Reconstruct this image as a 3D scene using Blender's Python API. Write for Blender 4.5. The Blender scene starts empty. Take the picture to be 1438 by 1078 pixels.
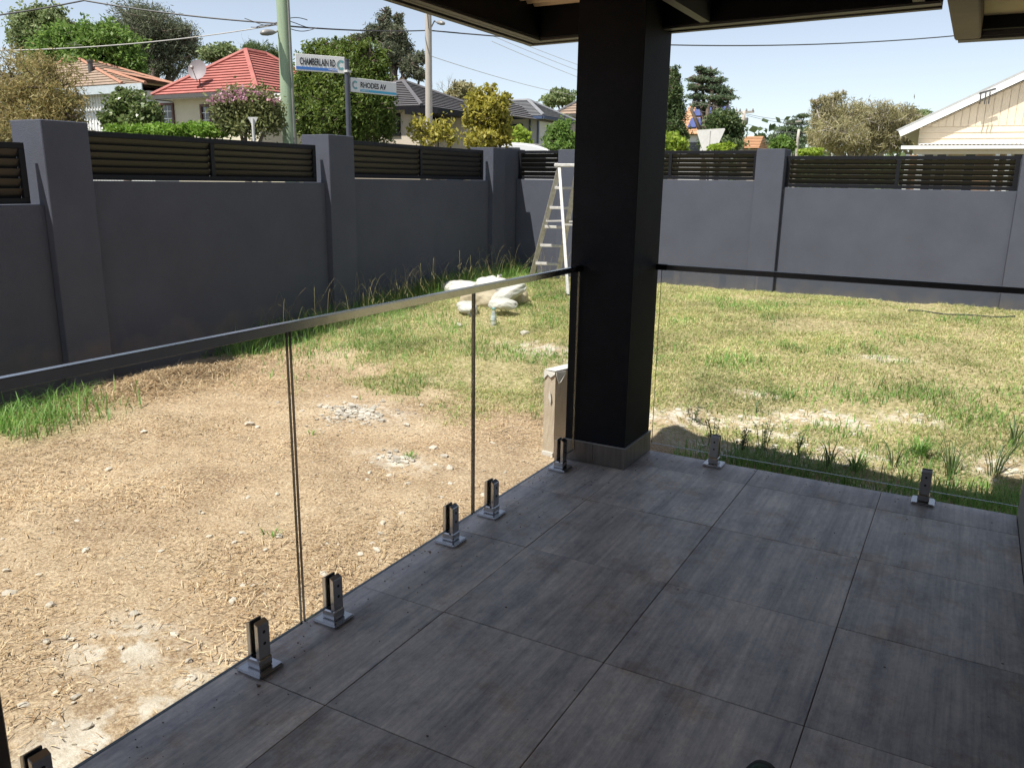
import bpy, bmesh, math, random
import numpy as np
from mathutils import Vector, Matrix, Euler

random.seed(7)
RNG = np.random.default_rng(11)
SC = bpy.context.scene
COL = SC.collection
PI = math.pi

# ------------------------------------------------------------------ camera
CAM = np.array([1.43383563, -1.51319364, 1.45115259])
YAW, PITCH, ROLL, FPX = math.radians(-29.11205), math.radians(14.00574), math.radians(0.88267), 1142.088
IW, IH = 1438.0, 1078.0
_cy, _sy = math.cos(YAW), math.sin(YAW)
FWD = np.array([_sy*math.cos(PITCH), _cy*math.cos(PITCH), -math.sin(PITCH)])
_r = np.array([_cy, -_sy, 0.0])
_u = np.cross(_r, FWD)
RIGHT = math.cos(ROLL)*_r + math.sin(ROLL)*_u
UP = -math.sin(ROLL)*_r + math.cos(ROLL)*_u
cam_d = bpy.data.cameras.new('camera')
cam = bpy.data.objects.new('camera', cam_d)
COL.objects.link(cam)
M = Matrix(((RIGHT[0], UP[0], -FWD[0], CAM[0]), (RIGHT[1], UP[1], -FWD[1], CAM[1]),
            (RIGHT[2], UP[2], -FWD[2], CAM[2]), (0, 0, 0, 1)))
cam.matrix_world = M
cam_d.sensor_width = 36.0
cam_d.lens = 36.0*FPX/IW
cam_d.clip_start = 0.05
cam_d.clip_end = 2000
SC.camera = cam

# ------------------------------------------------------------------ light
SUN_TO = Vector((-0.20, -0.50, 1.0)).normalized()        # towards the sun
world = bpy.data.worlds.new('World')
SC.world = world
world.use_nodes = True
wn = world.node_tree.nodes
wl = world.node_tree.links
sky = wn.new('ShaderNodeTexSky')
sky.sky_type = 'NISHITA'
sky.sun_disc = False
sky.sun_elevation = math.asin(SUN_TO.z)
sky.sun_rotation = math.atan2(SUN_TO.x, SUN_TO.y)
sky.air_density = 0.85
sky.dust_density = 0.3
sky.ozone_density = 1.0
bg = wn['Background']
bg.inputs['Strength'].default_value = 0.098
hsv = wn.new('ShaderNodeHueSaturation')
hsv.inputs['Saturation'].default_value = 0.60
wl.new(sky.outputs['Color'], hsv.inputs['Color'])
wl.new(hsv.outputs['Color'], bg.inputs['Color'])
sun_d = bpy.data.lights.new('sun', 'SUN')
sun_d.energy = 5.0
sun_d.angle = math.radians(0.5)
sun_d.color = (1.0, 0.955, 0.88)
sun = bpy.data.objects.new('sun', sun_d)
sun.location = (-8, -8, 30)
sun.rotation_euler = (-SUN_TO).to_track_quat('-Z', 'Y').to_euler()
COL.objects.link(sun)
SC.view_settings.view_transform = 'Standard'
SC.view_settings.look = 'None'
SC.view_settings.exposure = 0.70
SC.view_settings.gamma = 1.0
SC.view_settings.use_curve_mapping = False
try:
    SC.cycles.transparent_max_bounces = 24
    SC.cycles.max_bounces = 10
except Exception:
    pass


# ------------------------------------------------------------------ pixel rays (for reading positions off the photograph)
def ray(px, py):
    return FWD + RIGHT*(px-IW/2)/FPX - UP*(py-IH/2)/FPX


def onz(px, py, z):
    d = ray(px, py); return CAM + d*(z-CAM[2])/d[2]


def onx(px, py, x):
    d = ray(px, py); return CAM + d*(x-CAM[0])/d[0]


def ony(px, py, y):
    d = ray(px, py); return CAM + d*(y-CAM[1])/d[1]


def dep(px, py, D):
    return CAM + ray(px, py)*D


# ------------------------------------------------------------------ materials
def new_mat(name):
    m = bpy.data.materials.new(name)
    m.use_nodes = True
    return m, m.node_tree.nodes, m.node_tree.links, m.node_tree.nodes['Principled BSDF']


def mat(name, c, rough=0.6, metal=0.0, var=0.12, scale=6.0, bump=0.0, bscale=60.0, c2=None, spec=0.5, island=0.0, detail=6.0, stretch=None, objrand=0.0):
    m, n, l, p = new_mat(name)
    p.inputs['Roughness'].default_value = rough
    p.inputs['Metallic'].default_value = metal
    p.inputs['Specular IOR Level'].default_value = spec
    tc = n.new('ShaderNodeTexCoord')
    vec = tc.outputs['Object']
    if stretch:
        mp = n.new('ShaderNodeMapping'); mp.inputs['Scale'].default_value = stretch
        l.new(vec, mp.inputs['Vector']); vec = mp.outputs['Vector']
    nz = n.new('ShaderNodeTexNoise'); nz.inputs['Scale'].default_value = scale; nz.inputs['Detail'].default_value = detail
    nz.inputs['Roughness'].default_value = 0.65
    l.new(vec, nz.inputs['Vector'])
    cr = n.new('ShaderNodeValToRGB')
    cr.color_ramp.elements[0].position = 0.3
    cr.color_ramp.elements[1].position = 0.72
    a = tuple(x*(1-var) for x in c) if c2 is None else c
    b = tuple(min(1, x*(1+var)) for x in c) if c2 is None else c2
    cr.color_ramp.elements[0].color = (*a, 1); cr.color_ramp.elements[1].color = (*b, 1)
    l.new(nz.outputs['Fac'], cr.inputs['Fac'])
    out = cr.outputs['Color']
    if island > 0 or objrand > 0:
        hs = n.new('ShaderNodeHueSaturation')
        if objrand > 0:
            oi = n.new('ShaderNodeObjectInfo'); src = oi.outputs['Random']; k = objrand
        else:
            ge = n.new('ShaderNodeNewGeometry'); src = ge.outputs['Random Per Island']; k = island
        mr = n.new('ShaderNodeMapRange'); mr.inputs['To Min'].default_value = 1-k; mr.inputs['To Max'].default_value = 1+k
        l.new(src, mr.inputs['Value']); l.new(mr.outputs['Result'], hs.inputs['Value']); l.new(out, hs.inputs['Color'])
        out = hs.outputs['Color']
    l.new(out, p.inputs['Base Color'])
    if bump > 0:
        nb = n.new('ShaderNodeTexNoise'); nb.inputs['Scale'].default_value = bscale; nb.inputs['Detail'].default_value = 5
        l.new(tc.outputs['Object'], nb.inputs['Vector'])
        bp = n.new('ShaderNodeBump'); bp.inputs['Strength'].default_value = bump; bp.inputs['Distance'].default_value = 0.01
        l.new(nb.outputs['Fac'], bp.inputs['Height']); l.new(bp.outputs['Normal'], p.inputs['Normal'])
    return m


def leaf_mat(name, cols, trans=0.3, rough=0.55):
    """cols: list of colours picked per leaf."""
    m, n, l, p = new_mat(name)
    ge = n.new('ShaderNodeNewGeometry')
    cr = n.new('ShaderNodeValToRGB'); cr.color_ramp.interpolation = 'LINEAR'
    els = cr.color_ramp.elements
    if name.startswith('leaf_'): cols = [tuple(x*1.15 for x in c) for c in cols]; trans = trans+0.1  # foliage lightened in its colour, standing in for haze
    k = len(cols)
    els[0].position = 0.0; els[0].color = (*cols[0], 1)
    els[1].position = 1.0; els[1].color = (*cols[-1], 1)
    for i in range(1, k-1):
        e = els.new(i/(k-1)); e.color = (*cols[i], 1)
    l.new(ge.outputs['Random Per Island'], cr.inputs['Fac'])
    tc = n.new('ShaderNodeTexCoord')
    nz = n.new('ShaderNodeTexNoise'); nz.inputs['Scale'].default_value = 1.1; nz.inputs['Detail'].default_value = 3
    l.new(tc.outputs['Object'], nz.inputs['Vector'])
    hs = n.new('ShaderNodeHueSaturation')
    mr = n.new('ShaderNodeMapRange'); mr.inputs['From Min'].default_value = 0.3; mr.inputs['From Max'].default_value = 0.7
    mr.inputs['To Min'].default_value = 0.75; mr.inputs['To Max'].default_value = 1.25
    l.new(nz.outputs['Fac'], mr.inputs['Value']); l.new(mr.outputs['Result'], hs.inputs['Value'])
    l.new(cr.outputs['Color'], hs.inputs['Color'])
    l.new(hs.outputs['Color'], p.inputs['Base Color'])
    p.inputs['Roughness'].default_value = rough
    p.inputs['Specular IOR Level'].default_value = 0.3
    tr = n.new('ShaderNodeBsdfTranslucent'); l.new(hs.outputs['Color'], tr.inputs['Color'])
    mx = n.new('ShaderNodeMixShader'); mx.inputs['Fac'].default_value = trans
    l.new(p.outputs['BSDF'], mx.inputs[1]); l.new(tr.outputs['BSDF'], mx.inputs[2])
    l.new(mx.outputs['Shader'], n['Material Output'].inputs['Surface'])
    return m


def glass_mat(name, tint=(0.955, 0.97, 0.96)):
    m, n, l, p = new_mat(name)
    n.remove(p)
    t = n.new('ShaderNodeBsdfTransparent'); t.inputs['Color'].default_value = (*tint, 1)
    g = n.new('ShaderNodeBsdfGlossy'); g.inputs['Roughness'].default_value = 0.0
    f = n.new('ShaderNodeLayerWeight'); f.inputs['Blend'].default_value = 0.5
    pw = n.new('ShaderNodeMath'); pw.operation = 'POWER'; pw.inputs[1].default_value = 5.0
    ma = n.new('ShaderNodeMath'); ma.operation = 'MULTIPLY_ADD'; ma.inputs[1].default_value = 0.9; ma.inputs[2].default_value = 0.035
    l.new(f.outputs['Facing'], pw.inputs[0]); l.new(pw.outputs['Value'], ma.inputs[0])
    x = n.new('ShaderNodeMixShader')
    l.new(ma.outputs['Value'], x.inputs['Fac']); l.new(t.outputs['BSDF'], x.inputs[1]); l.new(g.outputs['BSDF'], x.inputs[2])
    l.new(x.outputs['Shader'], n['Material Output'].inputs['Surface'])
    return m


MT = {}
MT['render'] = mat('charcoal_render', (0.075, 0.081, 0.104), 0.9, var=0.10, scale=2.2, bump=0.6, bscale=160, spec=0.2, detail=9)
_n, _l = MT['render'].node_tree.nodes, MT['render'].node_tree.links
_p = _n['Principled BSDF']; _src = _p.inputs['Base Color'].links[0].from_socket
_g = _n.new('ShaderNodeNewGeometry'); _sx = _n.new('ShaderNodeSeparateXYZ'); _l.new(_g.outputs['Position'], _sx.inputs['Vector'])
_nz = _n.new('ShaderNodeTexNoise'); _nz.inputs['Scale'].default_value = 5; _nz.inputs['Detail'].default_value = 8; _l.new(_g.outputs['Position'], _nz.inputs['Vector'])
_ad = _n.new('ShaderNodeMath'); _ad.operation = 'MULTIPLY_ADD'; _ad.inputs[1].default_value = 0.55; _l.new(_nz.outputs['Fac'], _ad.inputs[0]); _l.new(_sx.outputs['Z'], _ad.inputs[2])
_mr = _n.new('ShaderNodeMapRange'); _mr.inputs['From Min'].default_value = 0.42; _mr.inputs['From Max'].default_value = 0.10; _mr.inputs['To Max'].default_value = 0.45
_l.new(_ad.outputs['Value'], _mr.inputs['Value'])
_mx = _n.new('ShaderNodeMix'); _mx.data_type = 'RGBA'; _mx.inputs['B'].default_value = (0.20, 0.16, 0.12, 1)
_l.new(_mr.outputs['Result'], _mx.inputs['Factor']); _l.new(_src, _mx.inputs['A']); _l.new(_mx.outputs['Result'], _p.inputs['Base Color'])
MT['screen'] = mat('black_powdercoat', (0.008, 0.0085, 0.011), 0.5, spec=0.2, var=0.1, scale=3)
MT['slat'] = mat('dark_slat', (0.012, 0.011, 0.0105), 0.45, var=0.15, scale=3)
MT['pillar'] = mat('pillar_black', (0.0125, 0.0138, 0.0185), 0.7, var=0.25, scale=2.5, bump=0.15, bscale=150, spec=0.1)
MT['beam'] = mat('beam_dark', (0.008, 0.0085, 0.011), 0.6, spec=0.15, var=0.15, scale=4)
MT['beamgrey'] = mat('beam_grey', (0.06, 0.06, 0.062), 0.5, var=0.15, scale=4)
MT['gutter'] = mat('gutter_grey', (0.075, 0.07, 0.067), 0.4, var=0.12, scale=5)
MT['soffit'] = mat('soffit_cream', (0.52, 0.45, 0.30), 0.7, var=0.15, scale=3)
MT['ceiling'] = mat('ceiling_sheet', (0.55, 0.44, 0.29), 0.5, var=0.1, scale=3)
MT['steel'] = mat('stainless', (0.46, 0.46, 0.47), 0.2, 1.0, var=0.06, scale=12, bump=0.03, bscale=200)
MT['satin'] = mat('satin_steel', (0.42, 0.42, 0.43), 0.3, 1.0, var=0.12, scale=20, bump=0.05, bscale=250)
MT['rubber'] = mat('black_rubber', (0.012, 0.012, 0.013), 0.6, var=0.1)
MT['glass'] = glass_mat('clear_glass')
MT['glassedge'] = mat('glass_edge', (0.012, 0.02, 0.018), 0.12, var=0.3, scale=5, spec=0.8)
MT['grout'] = mat('grout', (0.13, 0.09, 0.06), 0.9, var=0.3, scale=14)
MT['paleline'] = mat('pale_trim', (0.33, 0.34, 0.35), 0.35, var=0.1)
MT['brick'] = mat('house_render', (0.30, 0.29, 0.28), 0.8, var=0.08, scale=3, bump=0.2)
MT['concrete'] = mat('concrete', (0.32, 0.30, 0.27), 0.9, var=0.2, scale=8, bump=0.3)
MT['asphalt'] = mat('asphalt', (0.055, 0.055, 0.057), 0.9, var=0.2, scale=12, bump=0.3)
MT['verge'] = mat('verge_grass', (0.08, 0.10, 0.03), 0.95, var=0.3, scale=2.0, c2=(0.2, 0.17, 0.08))
MT['bark'] = mat('bark', (0.13, 0.10, 0.075), 0.9, var=0.3, scale=9, bump=0.5, bscale=30)
MT['deadbark'] = mat('grey_bark', (0.30, 0.27, 0.24), 0.9, var=0.25, scale=9)
MT['alu'] = mat('worn_aluminium', (0.50, 0.485, 0.46), 0.6, 0.1, var=0.25, scale=22, bump=0.1)
MT['sack'] = mat('sack_white', (0.50, 0.485, 0.45), 0.7, var=0.14, scale=12, bump=0.5, bscale=26)
MT['sackcream'] = mat('sack_cream', (0.42, 0.35, 0.25), 0.75, var=0.16, scale=12, bump=0.5, bscale=26)
MT['stone'] = mat('pale_stone', (0.57, 0.51, 0.43), 0.9, var=0.14, scale=9, bump=0.5, bscale=40, objrand=0.15)
MT['card'] = mat('cardboard', (0.42, 0.345, 0.26), 0.85, var=0.10, scale=5, c2=(0.54, 0.465, 0.37), bump=0.1, bscale=30)
MT['paper'] = mat('torn_paper', (0.62, 0.60, 0.56), 0.8, var=0.1)
MT['white'] = mat('white_paint', (0.78, 0.78, 0.76), 0.5, var=0.05)
MT['carwhite'] = mat('car_paint', (0.80, 0.80, 0.79), 0.25, var=0.02)
MT['darkglass'] = mat('dark_window', (0.02, 0.024, 0.03), 0.08, var=0.3, scale=2, spec=0.7)
MT['bluewin'] = mat('blue_window_frame', (0.05, 0.075, 0.14), 0.4, var=0.1)
MT['brownframe'] = mat('brown_timber', (0.09, 0.03, 0.02), 0.5, var=0.2)
MT['creamwall'] = mat('cream_wall', (0.62, 0.56, 0.42), 0.85, var=0.07, scale=2, bump=0.2)
MT['beigewall'] = mat('beige_wall', (0.50, 0.44, 0.36), 0.85, var=0.07, scale=2, bump=0.2)
MT['whitewall'] = mat('white_wall', (0.66, 0.66, 0.66), 0.8, var=0.06, scale=2)
MT['redroof'] = mat('red_roof', (0.36, 0.12, 0.10), 0.75, var=0.2, scale=2.5, bump=0.35, bscale=9)
MT['brownroof'] = mat('brown_roof', (0.26, 0.19, 0.14), 0.8, var=0.25, scale=3, bump=0.4, bscale=9)
MT['orangeridge'] = mat('orange_ridge', (0.36, 0.18, 0.115), 0.8, var=0.2, scale=6)
MT['greyroof'] = mat('grey_roof', (0.105, 0.10, 0.105), 0.7, var=0.18, scale=3, bump=0.35, bscale=9)
MT['greyroof2'] = mat('pale_grey_roof', (0.20, 0.205, 0.215), 0.7, var=0.15, scale=3, bump=0.35, bscale=9)
MT['orangeroof'] = mat('orange_roof', (0.42, 0.235, 0.125), 0.8, var=0.15, scale=3)
MT['solar'] = mat('solar_panel', (0.07, 0.09, 0.22), 0.25, var=0.2, scale=4)
MT['board'] = mat('cream_board', (0.66, 0.55, 0.40), 0.7, var=0.05, scale=3)
MT['greenpole'] = mat('green_pole', (0.28, 0.36, 0.24), 0.85, var=0.2, scale=3, stretch=(4, 4, 0.3), bump=0.3)
MT['greypole'] = mat('grey_pole', (0.42, 0.38, 0.33), 0.9, var=0.15, scale=3, stretch=(4, 4, 0.3), bump=0.3)
MT['wire'] = mat('wire_dark', (0.04, 0.04, 0.042), 0.6)
MT['wirepale'] = mat('wire_pale', (0.45, 0.43, 0.40), 0.6)
MT['lamp'] = mat('lamp_grey', (0.24, 0.23, 0.215), 0.5, 0.2)
MT['skirt'] = mat('skirting_tile', (0.15, 0.135, 0.125), 0.5, var=0.3, scale=3, stretch=(16, 16, 1), bump=0.1)
MT['signwhite'] = mat('sign_white', (0.72, 0.72, 0.72), 0.4, var=0.03)
MT['signblue'] = mat('sign_blue', (0.05, 0.17, 0.50), 0.4, var=0.03)
MT['signcyan'] = mat('sign_cyan', (0.06, 0.40, 0.62), 0.4, var=0.03)
MT['signteal'] = mat('sign_teal', (0.15, 0.36, 0.38), 0.4, var=0.2, scale=30)
MT['signink'] = mat('sign_ink', (0.015, 0.015, 0.018), 0.5)
MT['signback'] = mat('sign_back', (0.58, 0.57, 0.55), 0.5, 0.1, var=0.1)
MT['post'] = mat('sign_post', (0.05, 0.055, 0.075), 0.5)
MT['rust'] = mat('dark_brown_post', (0.035, 0.02, 0.014), 0.6, var=0.3, scale=20)
MT['bottle'] = mat('bottle_plastic', (0.55, 0.62, 0.64), 0.15, var=0.05)
MT['bottle'].node_tree.nodes['Principled BSDF'].inputs['Alpha'].default_value = 0.45
MT['bottlecap'] = mat('bottle_cap', (0.20, 0.50, 0.55), 0.4)
MT['pipe'] = mat('dark_pipe', (0.03, 0.035, 0.03), 0.6)
MT['trellis'] = mat('brown_blind', (0.35, 0.22, 0.12), 0.7, var=0.3, scale=3)
MT['shoe'] = mat('shoe_black', (0.012, 0.012, 0.013), 0.7, var=0.3, scale=60)
MT['shoegreen'] = mat('shoe_green', (0.02, 0.055, 0.035), 0.8, var=0.3, scale=80, bump=0.4, bscale=300)
MT['dish'] = mat('dish_grey', (0.21, 0.18, 0.19), 0.6)

MT['straw'] = leaf_mat('straw', [(0.22, 0.13, 0.065), (0.42, 0.28, 0.15), (0.58, 0.43, 0.26), (0.72, 0.58, 0.38), (0.34, 0.22, 0.115), (0.52, 0.38, 0.22)], 0.1, 0.8)
MT['lawn'] = leaf_mat('lawn_blades', [(0.16, 0.27, 0.06), (0.28, 0.37, 0.10), (0.45, 0.45, 0.17), (0.64, 0.54, 0.30), (0.68, 0.58, 0.36), (0.33, 0.41, 0.12)], 0.35, 0.6)
MT['lush'] = leaf_mat('lush_blades', [(0.08, 0.19, 0.03), (0.15, 0.31, 0.055), (0.29, 0.42, 0.11), (0.13, 0.27, 0.075)], 0.35, 0.5)
MT['seed'] = leaf_mat('seed_stalk', [(0.30, 0.24, 0.12), (0.22, 0.24, 0.09), (0.40, 0.33, 0.18)], 0.3, 0.7)
MT['weed'] = leaf_mat('weed_leaf', [(0.05, 0.09, 0.03), (0.09, 0.14, 0.045), (0.15, 0.17, 0.07)], 0.3, 0.5)

L = {}
L['olive'] = leaf_mat('leaf_olive_brown', [(0.16, 0.13, 0.045), (0.25, 0.215, 0.085), (0.33, 0.25, 0.11), (0.20, 0.21, 0.07)])
L['bright'] = leaf_mat('leaf_bright', [(0.085, 0.16, 0.03), (0.14, 0.23, 0.05), (0.20, 0.28, 0.075)], 0.4)
L['sage'] = leaf_mat('leaf_sage', [(0.14, 0.19, 0.075), (0.20, 0.25, 0.11), (0.26, 0.29, 0.14)])
L['casu'] = leaf_mat('leaf_grey_green', [(0.085, 0.105, 0.06), (0.15, 0.165, 0.105), (0.12, 0.135, 0.08)])
L['dark'] = leaf_mat('leaf_dark', [(0.05, 0.085, 0.03), (0.085, 0.125, 0.045), (0.125, 0.16, 0.06)])
L['gloss'] = leaf_mat('leaf_glossy', [(0.06, 0.10, 0.025), (0.11, 0.15, 0.045), (0.17, 0.20, 0.08)], 0.25, 0.35)
L['hedge'] = leaf_mat('leaf_hedge', [(0.10, 0.19, 0.02), (0.17, 0.29, 0.04), (0.22, 0.33, 0.06)], 0.35)
L['myrtle'] = leaf_mat('leaf_myrtle', [(0.11, 0.14, 0.045), (0.20, 0.215, 0.085), (0.17, 0.17, 0.07)])
L['pink'] = leaf_mat('flower_pink', [(0.45, 0.20, 0.28), (0.55, 0.30, 0.38), (0.40, 0.22, 0.27)])
L['cypress'] = leaf_mat('leaf_cypress', [(0.06, 0.10, 0.02), (0.11, 0.16, 0.03), (0.19, 0.235, 0.05)], 0.3)
L['yellow'] = leaf_mat('leaf_yellow', [(0.20, 0.20, 0.03), (0.36, 0.33, 0.06), (0.44, 0.38, 0.08), (0.24, 0.23, 0.06)], 0.4)
L['cedar'] = leaf_mat('leaf_cedar', [(0.07, 0.115, 0.06), (0.12, 0.17, 0.09), (0.16, 0.205, 0.11)])
L['willow'] = leaf_mat('leaf_willow', [(0.21, 0.195, 0.09), (0.30, 0.27, 0.14), (0.37, 0.33, 0.19), (0.25, 0.255, 0.11)])
L['lime'] = leaf_mat('leaf_lime', [(0.18, 0.26, 0.03), (0.27, 0.36, 0.05), (0.33, 0.40, 0.07)], 0.4)


# ------------------------------------------------------------------ mesh helpers
class MB:
    def __init__(s):
        s.v = []; s.f = []; s.mi = []

    def add(s, verts, faces, mi=0):
        o = len(s.v)
        s.v += [tuple(float(c) for c in p) for p in verts]
        s.f += [tuple(i+o for i in f) for f in faces]
        s.mi += [mi]*len(faces)
        return s

    def box(s, x0, x1, y0, y1, z0, z1, mi=0):
        v = [(x0, y0, z0), (x1, y0, z0), (x1, y1, z0), (x0, y1, z0), (x0, y0, z1), (x1, y0, z1), (x1, y1, z1), (x0, y1, z1)]
        return s.add(v, [(3, 2, 1, 0), (4, 5, 6, 7), (0, 1, 5, 4), (1, 2, 6, 5), (2, 3, 7, 6), (3, 0, 4, 7)], mi)

    def obox(s, c, ax, ay, az, mi=0):
        """oriented box: centre and three half-axis vectors"""
        c = np.array(c, float); ax = np.array(ax, float); ay = np.array(ay, float); az = np.array(az, float)
        v = [c+sx*ax+sy*ay+sz*az for sz in (-1, 1) for sx, sy in ((-1, -1), (1, -1), (1, 1), (-1, 1))]
        f = [(3, 2, 1, 0), (4, 5, 6, 7), (0, 1, 5, 4), (1, 2, 6, 5), (2, 3, 7, 6), (3, 0, 4, 7)]
        if np.dot(np.cross(ax, ay), az) < 0:
            f = [q[::-1] for q in f]
        return s.add(v, f, mi)

    def bar(s, a, b, w, h, up=(0, 0, 1), mi=0):
        a = np.array(a, float); b = np.array(b, float)
        d = b-a; Ln = np.linalg.norm(d); d /= Ln
        x = np.cross(d, up)
        if np.linalg.norm(x) < 1e-6: x = np.cross(d, (1, 0, 0))
        x /= np.linalg.norm(x); z = np.cross(x, d)
        return s.obox((a+b)/2, d*Ln/2, x*w/2, z*h/2, mi)

    def tube(s, pts, rad, n=8, cap=True, mi=0):
        pts = [np.array(p, float) for p in pts]
        if np.isscalar(rad): rad = [rad]*len(pts)
        rings = []
        prev = None
        for i, p in enumerate(pts):
            d = pts[min(i+1, len(pts)-1)]-pts[max(i-1, 0)]
            d = d/(np.linalg.norm(d)+1e-9)
            if prev is None:
                a = np.array((0, 0, 1.0)) if abs(d[2]) < 0.9 else np.array((1.0, 0, 0))
                x = np.cross(d, a)
            else:
                x = prev-d*np.dot(prev, d)
            x /= (np.linalg.norm(x)+1e-9); prev = x
            y = np.cross(d, x)
            rings.append([p+rad[i]*(math.cos(2*PI*k/n)*x+math.sin(2*PI*k/n)*y) for k in range(n)])
        v = [q for r in rings for q in r]
        f = []
        for i in range(len(pts)-1):
            for k in range(n):
                f.append((i*n+k, i*n+(k+1) % n, (i+1)*n+(k+1) % n, (i+1)*n+k))
        if cap:
            f.append(tuple(range(n))[::-1]); f.append(tuple((len(pts)-1)*n+k for k in range(n)))
        return s.add(v, f, mi)

    def lathe(s, prof, c=(0, 0, 0), n=16, mi=0):
        v = []; f = []
        for r, z in prof:
            for k in range(n):
                v.append((c[0]+r*math.cos(2*PI*k/n), c[1]+r*math.sin(2*PI*k/n), c[2]+z))
        for i in range(len(prof)-1):
            for k in range(n):
                f.append((i*n+k, i*n+(k+1) % n, (i+1)*n+(k+1) % n, (i+1)*n+k))
        f.append(tuple(range(n))[::-1]); f.append(tuple((len(prof)-1)*n+k for k in range(n)))
        return s.add(v, f, mi)

    def prism(s, poly, ext, mi=0):
        """poly: 3D polygon, ext: extrusion vector"""
        n = len(poly); e = np.array(ext, float)
        a = [np.array(p, float) for p in poly]
        nrm = sum((np.cross(a[i]-a[0], a[(i+1) % n]-a[0]) for i in range(1, n-1)), np.zeros(3))
        if np.dot(nrm, e) > 0: a = a[::-1]
        v = a+[p+e for p in a]
        f = [tuple(range(n)), tuple(range(2*n-1, n-1, -1))]
        for i in range(n):
            j = (i+1) % n
            f.append((j, i, n+i, n+j))
        return s.add(v, f, mi)

    def build(s, name, m, parent=None, smooth=False, bevel=0.0, seg=1):
        me = bpy.data.meshes.new(name)
        off = base_of(parent)
        me.from_pydata([(p[0]-off[0], p[1]-off[1], p[2]-off[2]) for p in s.v], [], s.f)
        ms = m if isinstance(m, (list, tuple)) else [m]
        for q in ms: me.materials.append(q)
        if len(ms) > 1: me.polygons.foreach_set('material_index', s.mi)
        if bevel > 0:
            bm = bmesh.new(); bm.from_mesh(me)
            bmesh.ops.bevel(bm, geom=list(bm.edges), offset=bevel, segments=seg, affect='EDGES', clamp_overlap=True)
            bm.to_mesh(me); bm.free()
        if smooth: me.polygons.foreach_set('use_smooth', [True]*len(me.polygons))
        me.update()
        return link(name, me, parent)


def base_of(o):
    v = Vector((0, 0, 0))
    while o is not None:
        v += o.location; o = o.parent
    return v


def link(name, me, parent=None):
    o = bpy.data.objects.new(name, me)
    COL.objects.link(o)
    if parent is not None: o.parent = parent
    return o


def tag(o, label=None, cat=None, group=None, kind=None):
    if label: o['label'] = label
    if cat: o['category'] = cat
    if group: o['group'] = group
    if kind: o['kind'] = kind
    return o


def thing(name, label, cat, loc=(0, 0, 0), group=None):
    o = bpy.data.objects.new(name, None)
    o.empty_display_size = 0.1
    COL.objects.link(o)
    o.location = tuple(float(c) for c in loc)
    return tag(o, label, cat, group)


def copy_tree(o, parent=None):
    c = o.copy(); COL.objects.link(c); c.parent = parent
    for ch in list(o.children): copy_tree(ch, c)
    return c


def np_mesh(name, V, F, m, parent=None, smooth=False, attr=None):
    """V (n,3); F list of int arrays (k faces x size)"""
    me = bpy.data.meshes.new(name)
    off = np.array(base_of(parent))
    V = np.asarray(V, np.float32)-off.astype(np.float32)
    me.vertices.add(len(V)); me.vertices.foreach_set('co', V.ravel())
    loops = np.concatenate([f.ravel() for f in F]).astype(np.int32)
    sizes = np.concatenate([np.full(len(f), f.shape[1], np.int32) for f in F])
    starts = np.concatenate([[0], np.cumsum(sizes)[:-1]]).astype(np.int32)
    me.loops.add(len(loops)); me.loops.foreach_set('vertex_index', loops)
    me.polygons.add(len(sizes)); me.polygons.foreach_set('loop_start', starts)
    try: me.polygons.foreach_set('loop_total', sizes)
    except Exception: pass
    if attr is not None:
        for k, a in attr.items():
            at = me.attributes.new(k, 'FLOAT', 'POINT'); at.data.foreach_set('value', np.asarray(a, np.float32))
    me.update(calc_edges=True)
    me.validate()
    if smooth: me.polygons.foreach_set('use_smooth', np.ones(len(sizes), bool))
    me.materials.append(m)
    return link(name, me, parent)


_perm = RNG.random((256, 256))


def vnoise(x, y):
    x = np.asarray(x, float); y = np.asarray(y, float)
    xi = np.floor(x).astype(int); yi = np.floor(y).astype(int)
    fx = x-xi; fy = y-yi
    fx = fx*fx*(3-2*fx); fy = fy*fy*(3-2*fy)
    g = lambda a, b: _perm[a % 256, b % 256]
    return (g(xi, yi)*(1-fx)+g(xi+1, yi)*fx)*(1-fy)+(g(xi, yi+1)*(1-fx)+g(xi+1, yi+1)*fx)*fy


def fbm(x, y, o=4):
    t = 0; a = 0.5; s = 1
    for i in range(o):
        t = t+a*vnoise(x*s+17*i, y*s+31*i); a *= 0.5; s *= 2.03
    return t/(1-0.5**o)


def sm(t):
    t = np.clip(t, 0, 1); return t*t*(3-2*t)


# ------------------------------------------------------------------ yard ground
WX = -4.9      # face of the piers of the left wall
WY = 9.95      # face of the far wall


def ground_z(x, y):
    x = np.asarray(x, float); y = np.asarray(y, float)
    z = -0.30+0.32*sm((y-2.5)/7.0)
    z = z+0.05*(fbm(x*1.3, y*1.3)-0.5)+0.035*(fbm(x*5, y*5, 3)-0.5)+0.012*(fbm(x*17, y*17, 2)-0.5)
    z = z-0.08*sm((x+0.35)/0.25)*sm((5.6-y)/1.8)
    z = z+0.09*np.exp(-(((x+4.55)/0.28)**2+((y-3.0)/0.75)**2))
    return z


def yb(x):
    return np.interp(x, [-5.3, -4.6, -4.1, -3.2, -2.4, -1.6, -1.0, 0, 1, 3], [4.2, 4.4, 4.3, 3.9, 3.5, 3.3, 3.35, 3.5, 3.35, 3.3])


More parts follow.
